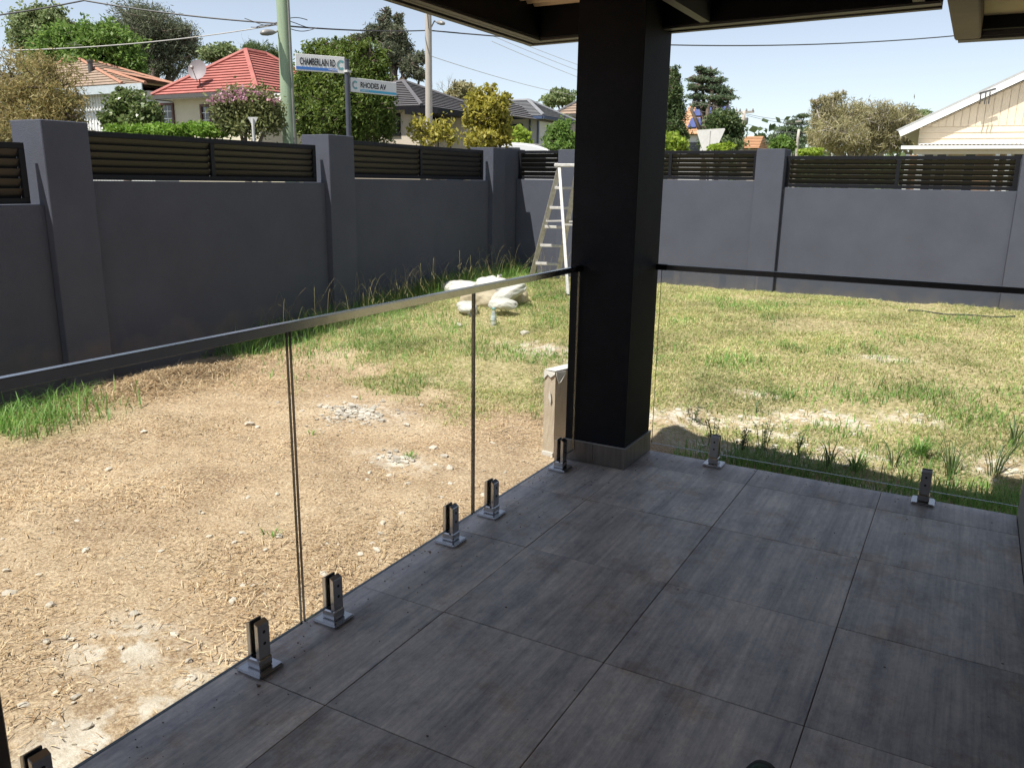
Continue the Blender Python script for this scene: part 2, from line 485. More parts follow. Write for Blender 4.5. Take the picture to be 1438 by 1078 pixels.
CHALK = [(0.03, 5.12, 0.22, 0.12), (0.73, 4.82, 0.30, 0.16), (-0.3, 4.3, 0.30, 0.13), (0.72, 3.95, 0.40, 0.16), (-0.4, 4.1, 0.25, 0.12),
         (1.0, 3.6, 0.45, 0.15), (0.2, 4.6, 0.25, 0.10), (0.35, 4.35, 0.3, 0.1), (-2.45, 3.15, 0.36, 0.22), (-1.6, 2.45, 0.30, 0.13), (-2.2, 5.6, 0.45, 0.22), (-1.6, 5.3, 0.2, 0.12),
         (0.5, 3.3, 0.5, 0.14), (-0.75, -0.2, 0.25, 0.5), (0.85, 6.6, 0.25, 0.12), (1.9, 4.4, 0.4, 0.2), (-1.2, 0.2, 0.25, 0.2), (-0.1, 4.45, 0.3, 0.16), (0.5, 4.75, 0.3, 0.14), (0.9, 4.2, 0.35, 0.14), (0.35, 4.0, 0.35, 0.16), (0.05, 3.85, 0.35, 0.14), (1.25, 5.0, 0.3, 0.14)]


def chalk(x, y):
    t = np.zeros(np.shape(x))
    for cx, cy, rx, ry in CHALK:
        t = np.maximum(t, np.exp(-(((x-cx)/rx)**2+((y-cy)/ry)**2)*1.2))
    return t


def green_amt(x, y):
    n = fbm(x*1.1+5, y*1.1+9)-0.5
    n2 = fbm(x*3.1+2, y*3.1+4)-0.5
    g = sm((y-yb(x)+n*1.3+n2*0.8)/0.7)
    g2 = sm(1.25-np.hypot((x+4.45)/0.62, (y-1.75)/0.72)+n*0.8)
    g = np.maximum(g, g2)
    return g*(1-0.72*sm((chalk(x, y)*(0.5+fbm(x*4+1, y*4))-0.3)/0.4))


xs = np.concatenate([np.linspace(-5.3, 3.0, 190), np.linspace(3.2, 30, 40)])
ys = np.concatenate([np.linspace(-12, -2.2, 30), np.linspace(-2.1, 10.3, 280)])
GX, GY = np.meshgrid(xs, ys)
V = np.stack([GX.ravel(), GY.ravel(), ground_z(GX, GY).ravel()], 1)
under = (V[:, 0] > -0.3) & (V[:, 1] < 2.58)
V[under, 2] = -0.36
nx, ny = len(xs), len(ys)
I = np.arange(nx*ny).reshape(ny, nx)
F = np.stack([I[:-1, :-1].ravel(), I[:-1, 1:].ravel(), I[1:, 1:].ravel(), I[1:, :-1].ravel()], 1)

gm, gn, gl, gp = new_mat('yard_soil')
gp.inputs['Roughness'].default_value = 0.95
gp.inputs['Specular IOR Level'].default_value = 0.15
tc = gn.new('ShaderNodeTexCoord')


def gnoise(scale, detail=6, rough=0.65):
    q = gn.new('ShaderNodeTexNoise'); q.inputs['Scale'].default_value = scale; q.inputs['Detail'].default_value = detail
    q.inputs['Roughness'].default_value = rough
    gl.new(tc.outputs['Object'], q.inputs['Vector']); return q


def gramp(src, stops):
    r = gn.new('ShaderNodeValToRGB')
    e = r.color_ramp.elements
    e[0].position, e[0].color = stops[0][0], (*stops[0][1], 1)
    e[1].position, e[1].color = stops[-1][0], (*stops[-1][1], 1)
    for p_, c_ in stops[1:-1]:
        q = e.new(p_); q.color = (*c_, 1)
    gl.new(src, r.inputs['Fac']); return r.outputs['Color']


def gmix(fac, a, b):
    x = gn.new('ShaderNodeMix'); x.data_type = 'RGBA'
    if isinstance(fac, float): x.inputs['Factor'].default_value = fac
    else: gl.new(fac, x.inputs['Factor'])
    gl.new(a, x.inputs['A']); gl.new(b, x.inputs['B']); return x.outputs['Result']


soil = gramp(gnoise(1.7).outputs['Fac'], [(0.34, (0.27, 0.175, 0.105)), (0.47, (0.44, 0.315, 0.20)), (0.64, (0.61, 0.48, 0.33))])
fine = gramp(gnoise(70, 4, 0.8).outputs['Fac'], [(0.38, (0.14, 0.09, 0.052)), (0.5, (0.43, 0.31, 0.195)), (0.62, (0.77, 0.635, 0.455))])
base = gmix(0.55, soil, fine)
at = gn.new('ShaderNodeAttribute'); at.attribute_name = 'green'
gcol = gramp(gnoise(22, 7, 0.75).outputs['Fac'], [(0.36, (0.14, 0.14, 0.055)), (0.5, (0.34, 0.30, 0.145)), (0.64, (0.60, 0.50, 0.32))])
ga = gn.new('ShaderNodeMath'); ga.operation = 'MULTIPLY'; ga.inputs[1].default_value = 0.85
gl.new(at.outputs['Fac'], ga.inputs[0])
base = gmix(ga.outputs['Value'], base, gcol)
at2 = gn.new('ShaderNodeAttribute'); at2.attribute_name = 'chalk'
cn = gnoise(9, 5)
cm = gn.new('ShaderNodeMath'); cm.operation = 'MULTIPLY'
cs = gn.new('ShaderNodeMapRange'); cs.inputs['From Min'].default_value = 0.43; cs.inputs['From Max'].default_value = 0.57
gl.new(cn.outputs['Fac'], cs.inputs['Value']); gl.new(cs.outputs['Result'], cm.inputs[0]); gl.new(at2.outputs['Fac'], cm.inputs[1])
ck = gramp(gnoise(40, 4).outputs['Fac'], [(0.3, (0.58, 0.51, 0.41)), (0.7, (0.80, 0.74, 0.65))])
base = gmix(cm.outputs['Value'], base, ck)
gl.new(base, gp.inputs['Base Color'])
gb = gn.new('ShaderNodeBump'); gb.inputs['Strength'].default_value = 0.8; gb.inputs['Distance'].default_value = 0.022
gl.new(gnoise(38, 8, 0.8).outputs['Fac'], gb.inputs['Height']); gl.new(gb.outputs['Normal'], gp.inputs['Normal'])
gchalk = chalk(V[:, 0], V[:, 1])
yard = np_mesh('yard_ground', V, [F], gm, None, True, {'green': green_amt(V[:, 0], V[:, 1]), 'chalk': gchalk})
tag(yard, kind='structure')

# outer ground, roads
GO = 0.35
o = MB()
o.add([(-900, -900, GO), (-5.35, -900, GO), (-5.35, 900, GO), (-900, 900, GO)], [(0, 1, 2, 3)])
o.add([(-5.35, 10.4, GO), (900, 10.4, GO), (900, 900, GO), (-5.35, 900, GO)], [(0, 1, 2, 3)])
o.add([(30, -900, GO-0.7), (900, -900, GO-0.7), (900, 10.4, GO-0.7), (30, 10.4, GO-0.7)], [(0, 1, 2, 3)])
o.add([(-5.3, -900, GO-0.7), (30, -900, GO-0.7), (30, -12, GO-0.7), (-5.3, -12, GO-0.7)], [(0, 1, 2, 3)])
tag(o.build('street_ground', MT['verge']), kind='structure')
o = MB().box(-15.5, -8.2, -120, 14.5, GO-0.2, GO+0.006)
tag(o.build('side_road', MT['asphalt']), kind='structure')
o = MB().box(-120, 120, 14.5, 21.0, GO-0.2, GO+0.006)
tag(o.build('cross_road', MT['asphalt']), kind='structure')
o = MB().box(-8.2, -8.05, -120, 14.3, GO-0.2, GO+0.12).box(-8.05, 120, 14.3, 14.5, GO-0.2, GO+0.12)
tag(o.build('kerb', MT['concrete']), kind='structure')
o = MB()
for k in range(-30, 10): o.box(-11.9, -11.8, k*4.0-1, k*4.0+0.6, GO, GO+0.01)
tag(o.build('road_marking', MT['white']), kind='structure')

# ------------------------------------------------------------------ patio floor with individual tiles
tm, tn, tl, tp = new_mat('grey_tile')
ttc = tn.new('ShaderNodeTexCoord')
oi = tn.new('ShaderNodeObjectInfo')
sc_ = tn.new('ShaderNodeVectorMath'); sc_.operation = 'SCALE'; sc_.inputs['Scale'].default_value = 37.0
cmb = tn.new('ShaderNodeCombineXYZ')
tl.new(oi.outputs['Random'], cmb.inputs['X']); tl.new(oi.outputs['Random'], cmb.inputs['Z'])
tl.new(cmb.outputs['Vector'], sc_.inputs[0])
ad = tn.new('ShaderNodeVectorMath'); ad.operation = 'ADD'
tl.new(ttc.outputs['Object'], ad.inputs[0]); tl.new(sc_.outputs['Vector'], ad.inputs[1])


def tnoise(scale, stretch, detail=6, rough=0.6, vec=None):
    mp = tn.new('ShaderNodeMapping'); mp.inputs['Scale'].default_value = stretch
    tl.new(vec or ad.outputs['Vector'], mp.inputs['Vector'])
    q = tn.new('ShaderNodeTexNoise'); q.inputs['Scale'].default_value = scale; q.inputs['Detail'].default_value = detail
    q.inputs['Roughness'].default_value = rough
    tl.new(mp.outputs['Vector'], q.inputs['Vector']); return q.outputs['Fac']


def tramp(src, stops):
    r = tn.new('ShaderNodeValToRGB'); e = r.color_ramp.elements
    e[0].position, e[0].color = stops[0][0], (*stops[0][1], 1)
    e[1].position, e[1].color = stops[-1][0], (*stops[-1][1], 1)
    for p_, c_ in stops[1:-1]:
        q = e.new(p_); q.color = (*c_, 1)
    tl.new(src, r.inputs['Fac']); return r.outputs['Color']


def tmix(fac, a, b, mode='MIX'):
    x = tn.new('ShaderNodeMix'); x.data_type = 'RGBA'; x.blend_type = mode
    if isinstance(fac, float): x.inputs['Factor'].default_value = fac
    else: tl.new(fac, x.inputs['Factor'])
    tl.new(a, x.inputs['A']); tl.new(b, x.inputs['B']); return x.outputs['Result']


band = tramp(tnoise(1.0, (9, 0.55, 1), 3), [(0.36, (0.27, 0.262, 0.265)), (0.5, (0.44, 0.42, 0.405)), (0.64, (0.60, 0.565, 0.525))])
streak = tramp(tnoise(1.0, (70, 2.2, 1), 5, 0.7), [(0.34, (0.27, 0.26, 0.262)), (0.5, (0.43, 0.41, 0.40)), (0.66, (0.58, 0.55, 0.51))])
tcol = tmix(0.5, band, streak)
cloud = tramp(tnoise(4.5, (1.6, 0.8, 1), 8, 0.72), [(0.34, (0.66, 0.66, 0.71)), (0.5, (1.1, 1.1, 1.1)), (0.66, (1.42, 1.37, 1.3))])
tcol = tmix(0.8, tcol, cloud, 'MULTIPLY')
speck = tramp(tnoise(60, (1, 0.5, 1), 4, 0.8), [(0.35, (0.8, 0.8, 0.82)), (0.5, (1, 1, 1)), (0.66, (1.18, 1.16, 1.12))])
tcol = tmix(0.7, tcol, speck, 'MULTIPLY')
wpos = tn.new('ShaderNodeNewGeometry')
stain = tramp(tnoise(2.6, (1, 1, 1), 8, 0.78, wpos.outputs['Position']), [(0.52, (1, 1, 1)), (0.60, (0.80, 0.68, 0.56)), (0.70, (0.62, 0.48, 0.38))])
tcol = tmix(0.7, tcol, stain, 'MULTIPLY')
hs = tn.new('ShaderNodeHueSaturation')
mr = tn.new('ShaderNodeMapRange'); mr.inputs['To Min'].default_value = 0.9; mr.inputs['To Max'].default_value = 1.1
tl.new(oi.outputs['Random'], mr.inputs['Value']); tl.new(mr.outputs['Result'], hs.inputs['Value']); tl.new(tcol, hs.inputs['Color'])
tl.new(hs.outputs['Color'], tp.inputs['Base Color'])
rr = tn.new('ShaderNodeMapRange'); rr.inputs['To Min'].default_value = 0.28; rr.inputs['To Max'].default_value = 0.52
tl.new(tnoise(7, (2, 1, 1), 5), rr.inputs['Value']); tl.new(rr.outputs['Result'], tp.inputs['Roughness'])
tp.inputs['Specular IOR Level'].default_value = 0.45
tb = tn.new('ShaderNodeBump'); tb.inputs['Strength'].default_value = 0.12; tb.inputs['Distance'].default_value = 0.004
tl.new(tnoise(1.0, (120, 6, 1), 4, 0.7), tb.inputs['Height']); tl.new(tb.outputs['Normal'], tp.inputs['Normal'])
MT['tile'] = tm

PX0, PX1, PY0, PY1 = -0.378, 1.77, -4.0, 2.655
slab = MB().box(PX0+0.006, PX1, PY0, PY1-0.006, -0.45, -0.0035).build('patio_floor', MT['grout'])
tag(slab, kind='structure')
gx = [PX0, 0.0, 0.6, 1.2, PX1]
gy = [PY0] + [0.6*k for k in range(-6, 5)] + [PY1]
for i in range(len(gx)-1):
    for j in range(len(gy)-1):
        x0, x1, y0, y1 = gx[i]+0.0013, gx[i+1]-0.0013, gy[j]+0.0013, gy[j+1]-0.0013
        cx, cy = (x0+x1)/2, (y0+y1)/2
        e = random.uniform(-0.0008, 0.0008)
        ob = MB().box(x0-cx, x1-cx, y0-cy, y1-cy, -0.0033, 0.0+e).build('tile', MT['tile'], bevel=0.0012)
        ob.parent = slab; ob.location = (cx, cy, 0)

m = MB()
for k in range(420):
    x = PX0+0.02+abs(random.gauss(0, 0.16)) if random.random() < 0.6 else random.uniform(PX0+0.02, PX1-0.05)
    y = random.uniform(-0.7, 2.6)
    if random.random() < 0.25: y = PY1-0.02-abs(random.gauss(0, 0.12))
    if x > 1.7 or (x < 0.02 and y > 2.25): continue
    s_ = random.uniform(0.0008, 0.0028)*(2.2 if random.random() < 0.04 else 1); a0 = random.uniform(0, 6)
    m.prism([(x+s_*1.5*math.cos(a0+2.1*i), y+s_*math.sin(a0+2.1*i), 0.001) for i in range(3)], (0, 0, s_*0.7))
tag(m.build('floor_grit', mat('grit', (0.16, 0.12, 0.085), 0.95, var=0.4, scale=30, island=0.5)), 'fine dark grit and specks of soil lying on the grey patio tiles', 'grit', kind='stuff')

# ------------------------------------------------------------------ pillar
pil = thing('patio_pillar', 'black square pillar with grey tiled base at the patio corner', 'pillar', (-0.175, 2.46, 0))
MB().box(-0.345, -0.006, 2.279, 2.645, 0.0, 2.318).build('shaft', MT['pillar'], pil, bevel=0.002)
for (x0, x1, y0, y1) in ((-0.355, -0.1785, 2.268, 2.278), (-0.1765, 0.004, 2.268, 2.278), (-0.006, 0.004, 2.2785, 2.656)):
    MB().box(x0, x1, y0, y1, 0.002, 0.112).build('skirting_tile', MT['skirt'], pil, bevel=0.001)
MB().box(-0.356, 0.005, 2.267, 2.278, 0.1125, 0.116).box(-0.0055, 0.005, 2.2785, 2.657, 0.1125, 0.116).build('trim_strip', MT['paleline'], pil)
# back and left skirting
MB().box(-0.355, -0.346, 2.2785, 2.655, 0.002, 0.112).build('skirting_tile', MT['skirt'], pil)

# ------------------------------------------------------------------ patio roof
roof = thing('patio_roof', 'black framed flat patio roof with corrugated underside resting on the pillar', 'roof', (-0.175, 2.46, 2.2))
ZB = 2.17
RX = -0.829
RI = RX+0.135
fo0, fo1 = np.array((RX, 2.70)), np.array((1.193, 2.545))


def fy(x, off=0.0):
    return fo0[1]+(fo1[1]-fo0[1])*(x-fo0[0])/(fo1[0]-fo0[0])-off


XE = 1.193
o = MB()
o.prism([(RX, fy(RX), ZB+0.012), (XE, fy(XE), ZB+0.012), (XE, fy(XE, .135), ZB+0.012), (RI, fy(RI, .135), ZB+0.012)], (0, 0, 0.28))
o.build('front_beam', MT['beam'], roof)
o = MB()
o.prism([(RX, fy(RX)-0.003, ZB+0.012), (RI-0.002, fy(RI, .135)-0.003, ZB+0.012), (RI-0.002, -4.2, ZB+0.012), (RX, -4.2, ZB+0.012)], (0, 0, 0.28))
o.build('side_beam', MT['beam'], roof)
# rolled lips under the fascia
o = MB()
for a, b, h in ((0.0, 0.035, 0.014), (0.05, 0.075, 0.008), (0.088, 0.125, 0.011)):
    o.prism([(RX+a, fy(RX)-a, ZB+0.012-h), (XE, fy(XE)-a, ZB+0.012-h), (XE, fy(XE)-b, ZB+0.012-h), (RX+b, fy(RX)-b, ZB+0.012-h)], (0, 0, h-0.001))
    o.prism([(RX+a, fy(RX)-a-0.002, ZB+0.012-h), (RX+b, fy(RX)-b-0.002, ZB+0.012-h), (RX+b, -4.2, ZB+0.012-h), (RX+a, -4.2, ZB+0.012-h)], (0, 0, h-0.001))
o.build('gutter_lip', MT['gutter'], roof)
# corrugated underside
yy = np.arange(-4.2, fy(0, .1), 0.0095)
prof = 2.338+0.017*np.sin(yy*2*PI/0.076)
V = np.concatenate([np.stack([np.full_like(yy, x), yy, prof], 1) for x in (RX+0.02, 1.77)])
n_ = len(yy); i_ = np.arange(n_-1)
np_mesh('ceiling_sheet', V, [np.stack([i_, i_+1, i_+1+n_, i_+n_], 1)], MT['ceiling'], roof, True)
MB().box(RX+0.01, 1.77, -4.2, 2.53, 2.465, 2.49).build('roof_sheet', MT['gutter'], roof)
for k, x in enumerate((0.187, 1.09)):
    MB().box(x, x+0.045, -4.1, fy(x, .14), ZB+0.01, 2.318).build('rafter', MT['beamgrey'], roof)
MB().prism([(0.2335, -4.1, 2.285), (1.089, -4.1, 2.285), (1.089, fy(1.089, .138), 2.285), (0.2335, fy(0.2335, .138), 2.285)], (0, 0, 0.03)).build('ceiling_shade_board', MT['beam'], roof)  # added dark board, standing in for the deep shade under the ceiling sheet

# ------------------------------------------------------------------ house at the right edge (own house) with eave
hw = thing('rendered_house', 'grey rendered house wall and cream eave at the right edge', 'house', (1.9, 1.0, 0))
MB().box(1.772, 2.2, -4.3, 2.68, -0.4, 2.17).build('wall', MT['brick'], hw)
MB().box(-0.985, 1.772, -4.45, -4.25, -0.4, 2.2).build('back_wall', MT['brick'], hw)
ze = 2.10
pe = onz(1340, 57, ze)
ex, ey = pe[0], pe[1]
MB().box(ex, ex+0.105, 0.6, ey-0.003, ze, ze+0.26).build('barge_board', mat('barge_brown', (0.16, 0.13, 0.105), 0.6, var=0.2, scale=3), hw, bevel=0.006)
MB().box(ex+0.002, 4.2, ey-0.002, ey+0.10, ze, ze+0.13).build('gutter', MT['gutter'], hw, bevel=0.012, seg=2)
MB().box(ex+0.107, 4.2, ey-0.06, ey-0.004, ze+0.03, ze+0.2).build('fascia', MT['screen'], hw)
MB().box(ex+0.107, 4.2, 0.6, ey-0.062, ze+0.085, ze+0.1).build('soffit', MT['soffit'], hw)
MB().box(ex, 4.2, 0.6, ey, ze+0.27, ze+0.30).build('roof', MT['gutter'], hw)

# ------------------------------------------------------------------ glass balustrade
GXL = -0.29
GYR = 2.60


def glass_panel(label, axis, a0, a1):
    z0, z1, t = 0.062, 1.012, 0.005
    if axis == 'y':
        root = thing('glass_balustrade', label, 'balustrade', (GXL, (a0+a1)/2, z0), 'frameless glass balustrades')
        MB().box(GXL-t, GXL+t, a0+0.0015, a1-0.0015, z0+0.0015, z1-0.0015).build('pane', MT['glass'], root)
        e = MB()
        e.box(GXL-t, GXL+t, a0, a0+0.001, z0, z1).box(GXL-t, GXL+t, a1-0.001, a1, z0, z1).box(GXL-t, GXL+t, a0+0.0012, a1-0.0012, z0, z0+0.001)
        e.build('polished_edge', MT['glassedge'], root)
    else:
        root = thing('glass_balustrade', label, 'balustrade', ((a0+a1)/2, GYR, z0), 'frameless glass balustrades')
        MB().box(a0+0.0015, a1-0.0015, GYR-t, GYR+t, z0+0.0015, z1-0.0015).build('pane', MT['glass'], root)
        e = MB()
        e.box(a0, a0+0.001, GYR-t, GYR+t, z0, z1).box(a1-0.001, a1, GYR-t, GYR+t, z0, z1).box(a0+0.0012, a1-0.0012, GYR-t, GYR+t, z0, z0+0.001)
        e.build('polished_edge', MT['glassedge'], root)
    return root


glass_panel('clear glass panel nearest the camera, in the lower left corner', 'y', -1.0, 0.216)
glass_panel('middle clear glass panel on the left side of the patio', 'y', 0.229, 1.248)
glass_panel('clear glass panel ending against the black pillar on its left', 'y', 1.260, 2.262)
glass_panel('long clear glass panel right of the pillar, facing the lawn', 'x', 0.03, 1.766)

hr = thing('handrail', 'stainless handrail along the left glass panels, ending at the pillar', 'handrail', (GXL, 0.6, 1.02), 'handrails')
MB().box(GXL-0.013, GXL+0.013, -2.6, 2.267, 1.013, 1.040).build('rail_tube', MT['steel'], hr, bevel=0.003, seg=2)
MB().box(GXL-0.0145, GXL+0.0145, 2.20, 2.277, 1.0115, 1.0415).build('end_bracket', MT['screen'], hr, bevel=0.002)
hr2 = thing('handrail', 'dark handrail over the glass right of the pillar', 'handrail', (0.9, GYR, 1.02), 'handrails')
MB().box(0.045, 1.755, GYR-0.013, GYR+0.013, 1.013, 1.040).build('rail_tube', mat('rail_dark', (0.05, 0.05, 0.055), 0.35, 0.6), hr2, bevel=0.003, seg=2)
MB().box(0.0, 0.06, GYR-0.0145, GYR+0.0145, 1.0115, 1.0415).build('end_bracket', MT['screen'], hr2, bevel=0.002)


def make_spigot():
    r = thing('glass_spigot', 'x', 'spigot', (0, 0, 0), 'stainless spigots holding the glass')
    MB().box(-0.05, 0.05, -0.05, 0.05, 0.0005, 0.013).build('base_plate', MT['steel'], r, bevel=0.004, seg=2)
    MB().prism([(-0.0285, -0.0255, 0.0132), (0.0285, -0.0255, 0.0132), (0.0285, 0.0255, 0.0132), (-0.0285, 0.0255, 0.0132)], (0, 0, 0.034)).build('collar', MT['steel'], r, bevel=0.004)
    for s in (1, -1):
        a, b = sorted((s*0.0085, s*0.0255))
        top = 0.168
        p = [(a, -0.0225, 0.0475), (b, -0.0225, 0.0475), (b, -0.0225, top-0.010 if s > 0 else top), (a, -0.0225, top if s > 0 else top-0.010)]
        MB().prism(p, (0, 0.045, 0)).build('clamp_cheek', MT['satin'], r, bevel=0.002)
        MB().box(s*0.0072-0.0010, s*0.0072+0.0010, -0.021, 0.021, 0.062, 0.166).build('gasket', MT['rubber'], r)
    for z in (0.095, 0.133):
        MB().tube([(0.0253, 0, z), (0.0263, 0, z)], 0.0055, 10).build('screw', MT['rubber'], r)
    return r


sp0 = make_spigot()
spots = [(GXL, -0.64, 0, 'steel glass spigot cut off by the lower left corner of the photo'),
         (GXL, 0.035, 0, 'large looking steel spigot, nearest whole one on the left glass line'),
         (GXL, 0.366, 0, 'steel spigot just past the first glass joint, holding the middle panel'),
         (GXL, 1.083, 0, 'steel spigot at the far end of the middle glass panel'),
         (GXL, 1.411, 0, 'steel spigot just past the second glass joint'),
         (GXL, 2.111, 0, 'steel spigot beside the left foot of the black pillar'),
         (0.382, GYR, -PI/2, 'steel spigot right of the pillar, nearest to it under the lawn glass'),
         (1.385, GYR, -PI/2, 'steel spigot at the far right under the lawn glass')]
for i, (x, y, a, lb) in enumerate(spots):
    s = sp0 if i == 0 else copy_tree(sp0)
    s.location = (x, y, 0); s.rotation_euler = (0, 0, a); s['label'] = lb

# dark post at the lower left
qp = onx(12, 1040, -0.47)
pyy = float(qp[1])
pp = thing('steel_post', 'dark brown post at the lower left edge beside the glass', 'post', (-0.495, pyy-0.025, -0.3))
MB().box(-0.52, -0.47, pyy-0.05, pyy, -0.3, 2.22).build('shaft', MT['rust'], pp, bevel=0.004)
MB().box(-0.54, -0.45, pyy-0.07, pyy+0.02, -0.31, -0.29).build('foot_plate', MT['rust'], pp)

# ------------------------------------------------------------------ boundary walls
def screen(par, axis, a0, a1, face, z0, z1, mids, cover=1.10):
    """slatted screen as a part (frame) with slats as sub-parts; axis 'y': runs along y, seen from +x; axis 'x': runs along x, seen from -y"""
    fw, t = 0.045, 0.04

    def P(u, w):            # u along, w out of the wall towards the yard
        return (face+w, u) if axis == 'y' else (u, face-w)

    def bx(m, u0, u1, w0, w1, za, zb):
        a, b = P(u0, w0), P(u1, w1)
        m.box(min(a[0], b[0]), max(a[0], b[0]), min(a[1], b[1]), max(a[1], b[1]), za, zb)
    fr = MB()
    bx(fr, a0, a1, -t, 0, z0, z0+fw)
    bx(fr, a0, a1, -t, 0, z1-fw, z1)
    stiles = [a0] + [m-fw/2 for m in mids] + [a1-fw]
    for u in stiles: bx(fr, u, u+fw, -t+0.001, 0.001, z0+fw, z1-fw)
    fo = fr.build('screen_frame', MT['screen'], par, bevel=0.002)
    n = 5
    hz = (z1-z0-2*fw)
    for k in range(len(stiles)-1):
        u0, u1 = stiles[k]+fw+0.002, stiles[k+1]-0.002
        for i in range(n):
            zc = z0+fw+hz*(i+0.5)/n
            tilt = math.radians(27)
            h = hz/n*cover/2
            a = P((u0+u1)/2, -0.028)
            out = np.array((1, 0, 0)) if axis == 'y' else np.array((0, -1, 0))
            al = np.array((0, 1, 0)) if axis == 'y' else np.array((1, 0, 0))
            up = np.array((0, 0, math.cos(tilt)))+out*math.sin(tilt)     # top leans to the yard
            nn = np.cross(al, up)
            MB().obox((a[0], a[1], zc), al*(u1-u0)/2, up*h, nn*0.0045).build('slat', MT['slat'], fo)
    return fo


wall1 = thing('boundary_wall', 'charcoal rendered garden wall with black slat screens along the left side', 'wall', (WX-0.2, 4.0, -0.3))
PW = 0.40
piers1 = [(2.395, 2.785, 1.855), (5.63, 6.055, 1.918), (9.19, 9.555, 1.925), (-0.75, -0.36, 1.80)]
for (a, b, zt) in piers1:
    MB().box(WX-PW, WX, a, b, -0.5, zt).build('pier', MT['render'], wall1, bevel=0.006)
WF = WX-0.075
bays = [(-0.36, 2.395, 1.215, 1.68, [0.95]), (2.785, 5.63, 1.40, 1.80, [4.13]), (6.055, 9.19, 1.45, 1.88, [7.55]), (-6.0, -0.75, 1.2, 1.66, [-3.4])]
for (a, b, zs, zt, mids) in bays:
    MB().box(WF-0.2, WF, a+0.001, b-0.001, -0.5, zs).build('wall_panel', MT['render'], wall1, bevel=0.004)
    screen(wall1, 'y', a+0.004, b-0.075, WF-0.05, zs+0.006, zt, mids)
MB().box(WF-0.2, WF, 9.556, 10.3, -0.5, 1.93).build('wall_panel', MT['render'], wall1)

wall2 = thing('boundary_wall', 'charcoal rendered garden wall with black slat screens across the far end of the lawn', 'wall', (-1.5, WY+0.2, 0.0))


def x2(px, py): return float(ony(px, py, WY)[0])
def z2(px, py): return float(ony(px, py, WY)[2])


pc0, pc1 = x2(784, 212), x2(784, 212)+0.40
pr0, pr1 = x2(1063, 209), x2(1103, 209)
pe0 = x2(1437, 218)
WF2 = WY+0.075
for (a, b, zt) in ((pc0, pc1, z2(795, 210)), (pr0, pr1, z2(1082, 209)), (pe0, pe0+0.39, 1.84)):
    MB().box(a, b, WY, WY+PW, -0.4, zt).build('pier', MT['render'], wall2, bevel=0.006)
bays2 = [(WX-0.07, pc0, z2(745, 252), z2(745, 211), []), (pc1, pr0, z2(1000, 253), z2(1000, 211), [x2(937, 230)]), (pr1, pe0, z2(1270, 266), z2(1270, 218.5), [x2(1259, 245)]), (pe0+0.39, pe0+3.3, 1.40, 1.8, [pe0+1.85]), (pe0+3.3, pe0+20, 1.40, 1.8, [])]
for (a, b, zs, zt, mids) in bays2:
    MB().box(a+0.001, b-0.001, WF2, WF2+0.2, -0.4, zs).build('wall_panel', MT['render'], wall2, bevel=0.004)
    screen(wall2, 'x', a+0.01, b-0.012, WF2+0.05, zs+0.006, zt, mids, 0.99)

# ------------------------------------------------------------------ grass, straw
def blades(P, h, w, lean, m, name, mid=0.55, curl=0.6):
    n = len(P)
    az = RNG.random(n)*2*PI
    d = np.stack([np.cos(az), np.sin(az), np.zeros(n)], 1)
    s = np.stack([-np.sin(az+RNG.normal(0, .6, n)), np.cos(az), np.zeros(n)], 1)
    h = np.asarray(h)[:, None]; w = np.asarray(w)[:, None]; ln = np.asarray(lean)[:, None]
    up = np.array((0, 0, 1.0))
    b0 = P-s*w/2; b1 = P+s*w/2
    mp = P+up*h*mid+d*h*ln*mid*0.6
    m0 = mp-s*w*0.36; m1 = mp+s*w*0.36
    tip = P+up*h*(1-0.35*ln*curl)+d*h*ln*1.25
    V = np.stack([b0, b1, m1, m0, tip], 1).reshape(-1, 3)
    k = np.arange(n)*5
    return np_mesh(name, V, [np.stack([k, k+1, k+2, k+3], 1), np.stack([k+3, k+2, k+4], 1)], m)


def scatter(n, x0, x1, y0, y1, dens):
    x = RNG.uniform(x0, x1, n); y = RNG.uniform(y0, y1, n)
    keep = RNG.random(n) < dens(x, y)
    inside = (x > PX0-0.02) & (y < PY1+0.02)
    keep &= ~inside
    x, y = x[keep], y[keep]
    return np.stack([x, y, ground_z(x, y)-0.004], 1)


P = scatter(560000, -4.97, 3.6, 2.7, 9.98, lambda x, y: green_amt(x, y)*np.clip(0.12+2.6*(fbm(x*1.3+3, y*1.3)-0.34), 0.10, 1)*np.clip(0.35+1.2*fbm(x*5, y*5), 0, 1))
n = len(P)
dry = fbm(P[:, 0]*0.9+40, P[:, 1]*0.9)
tag(blades(P, RNG.uniform(0.016, 0.042, n)*(0.6+1.0*fbm(P[:, 0]*3, P[:, 1]*3)), RNG.uniform(0.0035, 0.0085, n), RNG.uniform(0.3, 1.4, n), MT['lawn'], 'lawn_grass'),
    'short patchy green and straw coloured lawn grass', 'grass', kind='stuff')


